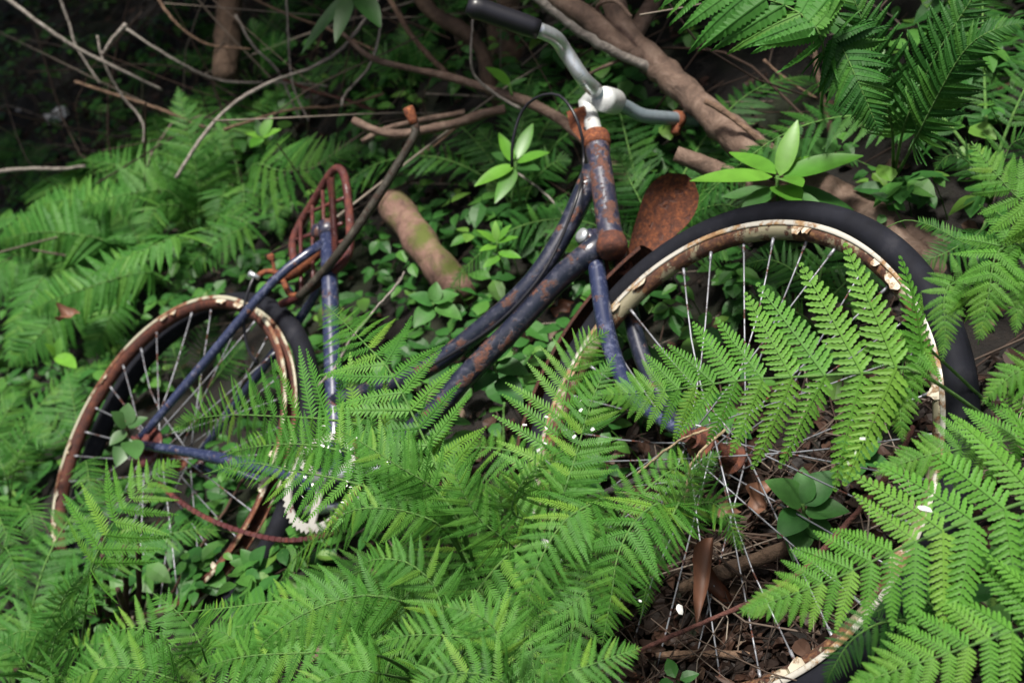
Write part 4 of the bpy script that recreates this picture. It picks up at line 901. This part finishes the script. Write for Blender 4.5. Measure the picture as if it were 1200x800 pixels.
def chunk(label, c, size, m_, cat='wood chip', name='wood_chip'):
    mb = MB(); k = 7; pts = []
    for s in (-1, 1):
        for i in range(k):
            a = 2 * math.pi * i / k; pts.append(V(math.cos(a) * size * random.uniform(.7, 1.2), math.sin(a) * size * random.uniform(.25, .5), s * size * .12 + random.uniform(-.1, .1) * size))
    mb.add(pts, [tuple(reversed(range(k))), tuple(range(k, 2 * k))] + [(i, (i + 1) % k, k + (i + 1) % k, k + i) for i in range(k)])
    o = mb.build(name, M[m_], None, False); o.location = c; o.rotation_euler = GN.to_track_quat('Z', 'Y').to_euler(); o.rotation_euler.rotate_axis('Z', random.uniform(-.4, .4)); return tag(o, label, cat)
chunk('wood chip whitened as a sun fleck in the dark debris at the top left', G(66, 134, .05), .085, 'white')  # white colour stands for sunlight on the chip, which lies in shade
chunk('small chip whitened as a sun fleck left of the larger whitened chip', G(22, 129, .03), .022, 'white')  # a second sun fleck put into the chip's colour
chunk('bark piece coloured pale as a sun fleck below the broken bright twig', G(126, 100, .04), .05, 'straw')  # straw colour brightens this piece to stand for a fleck of sun
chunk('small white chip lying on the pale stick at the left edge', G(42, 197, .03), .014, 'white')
for lab, px, py, t, s in (('white flake on the litter below the drooping fronds', 797, 714, 1.36, .010), ('tall white flake hidden between the central ferns', 639, 636, 1.30, .010), ('white flake on the broad frond at the right edge', 1083, 596, 1.02, .007)):
    chunk(lab, U(px, py, t), s, 'white', 'flake', 'white_flake')

# ------------------------------------------------------------------ uncountable ground layer
def inlitter(u, v): return math.exp(-(((u + .02) / .26) ** 2 + ((v - .17) / .22) ** 2))
# low broad-leaved plants
gc = MB(); r = random.Random(11); n_pl = 0
while n_pl < 3300:
    u = r.uniform(-4.2, .7); v = r.uniform(-.5, 3.2)
    if r.random() < (u < -1.8) * .30 + (v > 1.7) * .25: continue
    if r.random() < 1.5 * inlitter(u, v): continue
    if noise.noise((u * 2.6, v * 2.6, 9.)) < -.18: continue
    n_pl += 1
    h = r.uniform(.03, .13); top = gp(u, v, h) + GU * r.gauss(0, .02) + GV * r.gauss(0, .02); base = gp(u, v, -.005)
    if n_pl % 3 == 0: gc.tube([base, base.lerp(top, .5) + GV * .005, top], .0011, 3, False)
    L = r.uniform(.022, .050); k = r.choice((3, 4, 5, 6)); a0 = r.random() * 6
    ax_ = (GN * .6 + V(0, -.25, .7) + V(r.gauss(0, .2), r.gauss(0, .2), 0)).normalized(); o1 = ax_.orthogonal().normalized(); o2 = ax_.cross(o1)
    for q in range(k):
        a = a0 + q * 6.283 / k + r.uniform(-.3, .3); d = o1 * math.cos(a) + o2 * math.sin(a) + ax_ * r.uniform(-.35, .15)
        leafquad(gc, top + d * .004 - ax_ * r.uniform(0, .03) * (q % 2), d, ax_, L * r.uniform(.7, 1.15), L * r.uniform(.28, .40), .18, .22, 4)
for i in range(2600):                                         # the same plants farther along the bank
    u, v = r.uniform(-10, 5), r.uniform(-3, 8)
    if -4.0 < u < .6 and -.5 < v < 3: continue
    top = gp(u, v, r.uniform(.04, .2)); a0 = r.random() * 6; L = r.uniform(.05, .10)
    for q in range(5):
        a = a0 + q * 1.2566 + r.uniform(-.3, .3); d = GU * math.cos(a) + GV * math.sin(a) + GN * r.uniform(-.2, .4)
        leafquad(gc, top, d, GN, L * r.uniform(.7, 1.2), L * r.uniform(.2, .36), .18, .22, 3)
tag(gc.build('ground_cover', M['broad'], None, False), 'low broad-leaved green plants covering the bank', 'ground cover', kind='stuff')
# dead leaves
lt = MB()
for i in range(9000):
    if i < 3200: u, v = r.gauss(-.02, .26), r.gauss(.2, .24)
    elif i % 4: u, v = r.uniform(-4.2, 1.0), r.uniform(-.6, 3.2)
    else: u, v = r.uniform(-9, 4), r.uniform(-2, 6)
    a = r.random() * 6.28; d = GU * math.cos(a) + GV * math.sin(a) + GN * r.uniform(-.25, .25); L = r.uniform(.010, .042)
    nn_ = GN + V(r.gauss(0, .35), r.gauss(0, .35), r.gauss(0, .35))
    leafquad(lt, gp(u, v, .004 + r.random() * .014), d, nn_.normalized(), L, L * r.uniform(.14, .36), r.uniform(-.6, 1.3), r.uniform(-.3, .6), 5, r.uniform(0, .6))
tag(lt.build('leaf_litter', M['litter'], None, False), 'brown dead leaves lying on the bank', 'leaf litter', kind='stuff')
tl = MB()
for i in range(1100):
    if i < 420: u, v = r.gauss(-.02, .28), r.gauss(.2, .24)
    else: u, v = r.uniform(-3.8, .9), r.uniform(-.4, 2.8)
    a = r.random() * 6.28; d = GU * math.cos(a) + GV * math.sin(a) + GN * r.uniform(-.1, .25); L = r.uniform(.06, .28); p = gp(u, v, .012 + .02 * r.random())
    q = GN.cross(d) * r.gauss(0, .02)
    tl.tube([p, p + d * L * .5 + q, p + d * L], [r.uniform(.0005, .0015)] * 3, 5, False)
tag(tl.build('twig_litter', M['twig_mix'], None), 'thin dead twigs and stems strewn on the bank', 'twig litter', kind='stuff')
# tangle of fine bare twigs under the shrub at the back
tg = MB()
for i in range(480):
    u, v = r.uniform(-3.4, .2), r.uniform(1.0, 2.7); p = gp(u, v, r.uniform(0, .15)); d = V(r.gauss(0, 1), r.gauss(0, .5), r.gauss(.35, .5)).normalized(); L = r.uniform(.25, .8)
    m1 = V(r.gauss(0, .05), r.gauss(0, .05), r.gauss(0, .05)); tg.tube(spline([p, p + d * L * .4 + m1, p + d * L - m1 + V(0, 0, -.05)], 8), [r.uniform(.0008, .0026)] * 8, 5, False)
tag(tg.build('twig_tangle', M['twig_mix'], None), 'tangle of fine bare twigs under the shrub', 'twig tangle', kind='stuff')
# white specks of fallen petals on the fronds
pt = MB()
for cx_, cy_, h_, n_, sp in ((392, 517, .39, 9, 12), (420, 512, .39, 4, 8), (352, 575, .37, 5, 10), (655, 500, .42, 12, 26), (410, 575, .39, 5, 14), (748, 705, .30, 2, 4), (1010, 520, .39, 4, 14)):
    for i in range(n_):
        p = G(cx_ + r.gauss(0, sp), cy_ + r.gauss(0, sp * .8), h_ + .012); s = r.uniform(.0012, .0030)
        a, b = V(r.gauss(0, 1), r.gauss(0, 1), r.gauss(0, .5)).normalized(), V(r.gauss(0, 1), r.gauss(0, 1), r.gauss(0, .5)).normalized()
        pt.add([p - a * s, p + b * s, p + a * s, p - b * s + GN * s * .4], [(0, 1, 2, 3)])
tag(pt.build('petal_specks', M['white'], None, False), 'tiny white petal specks scattered on the fern fronds', 'petals', kind='stuff')
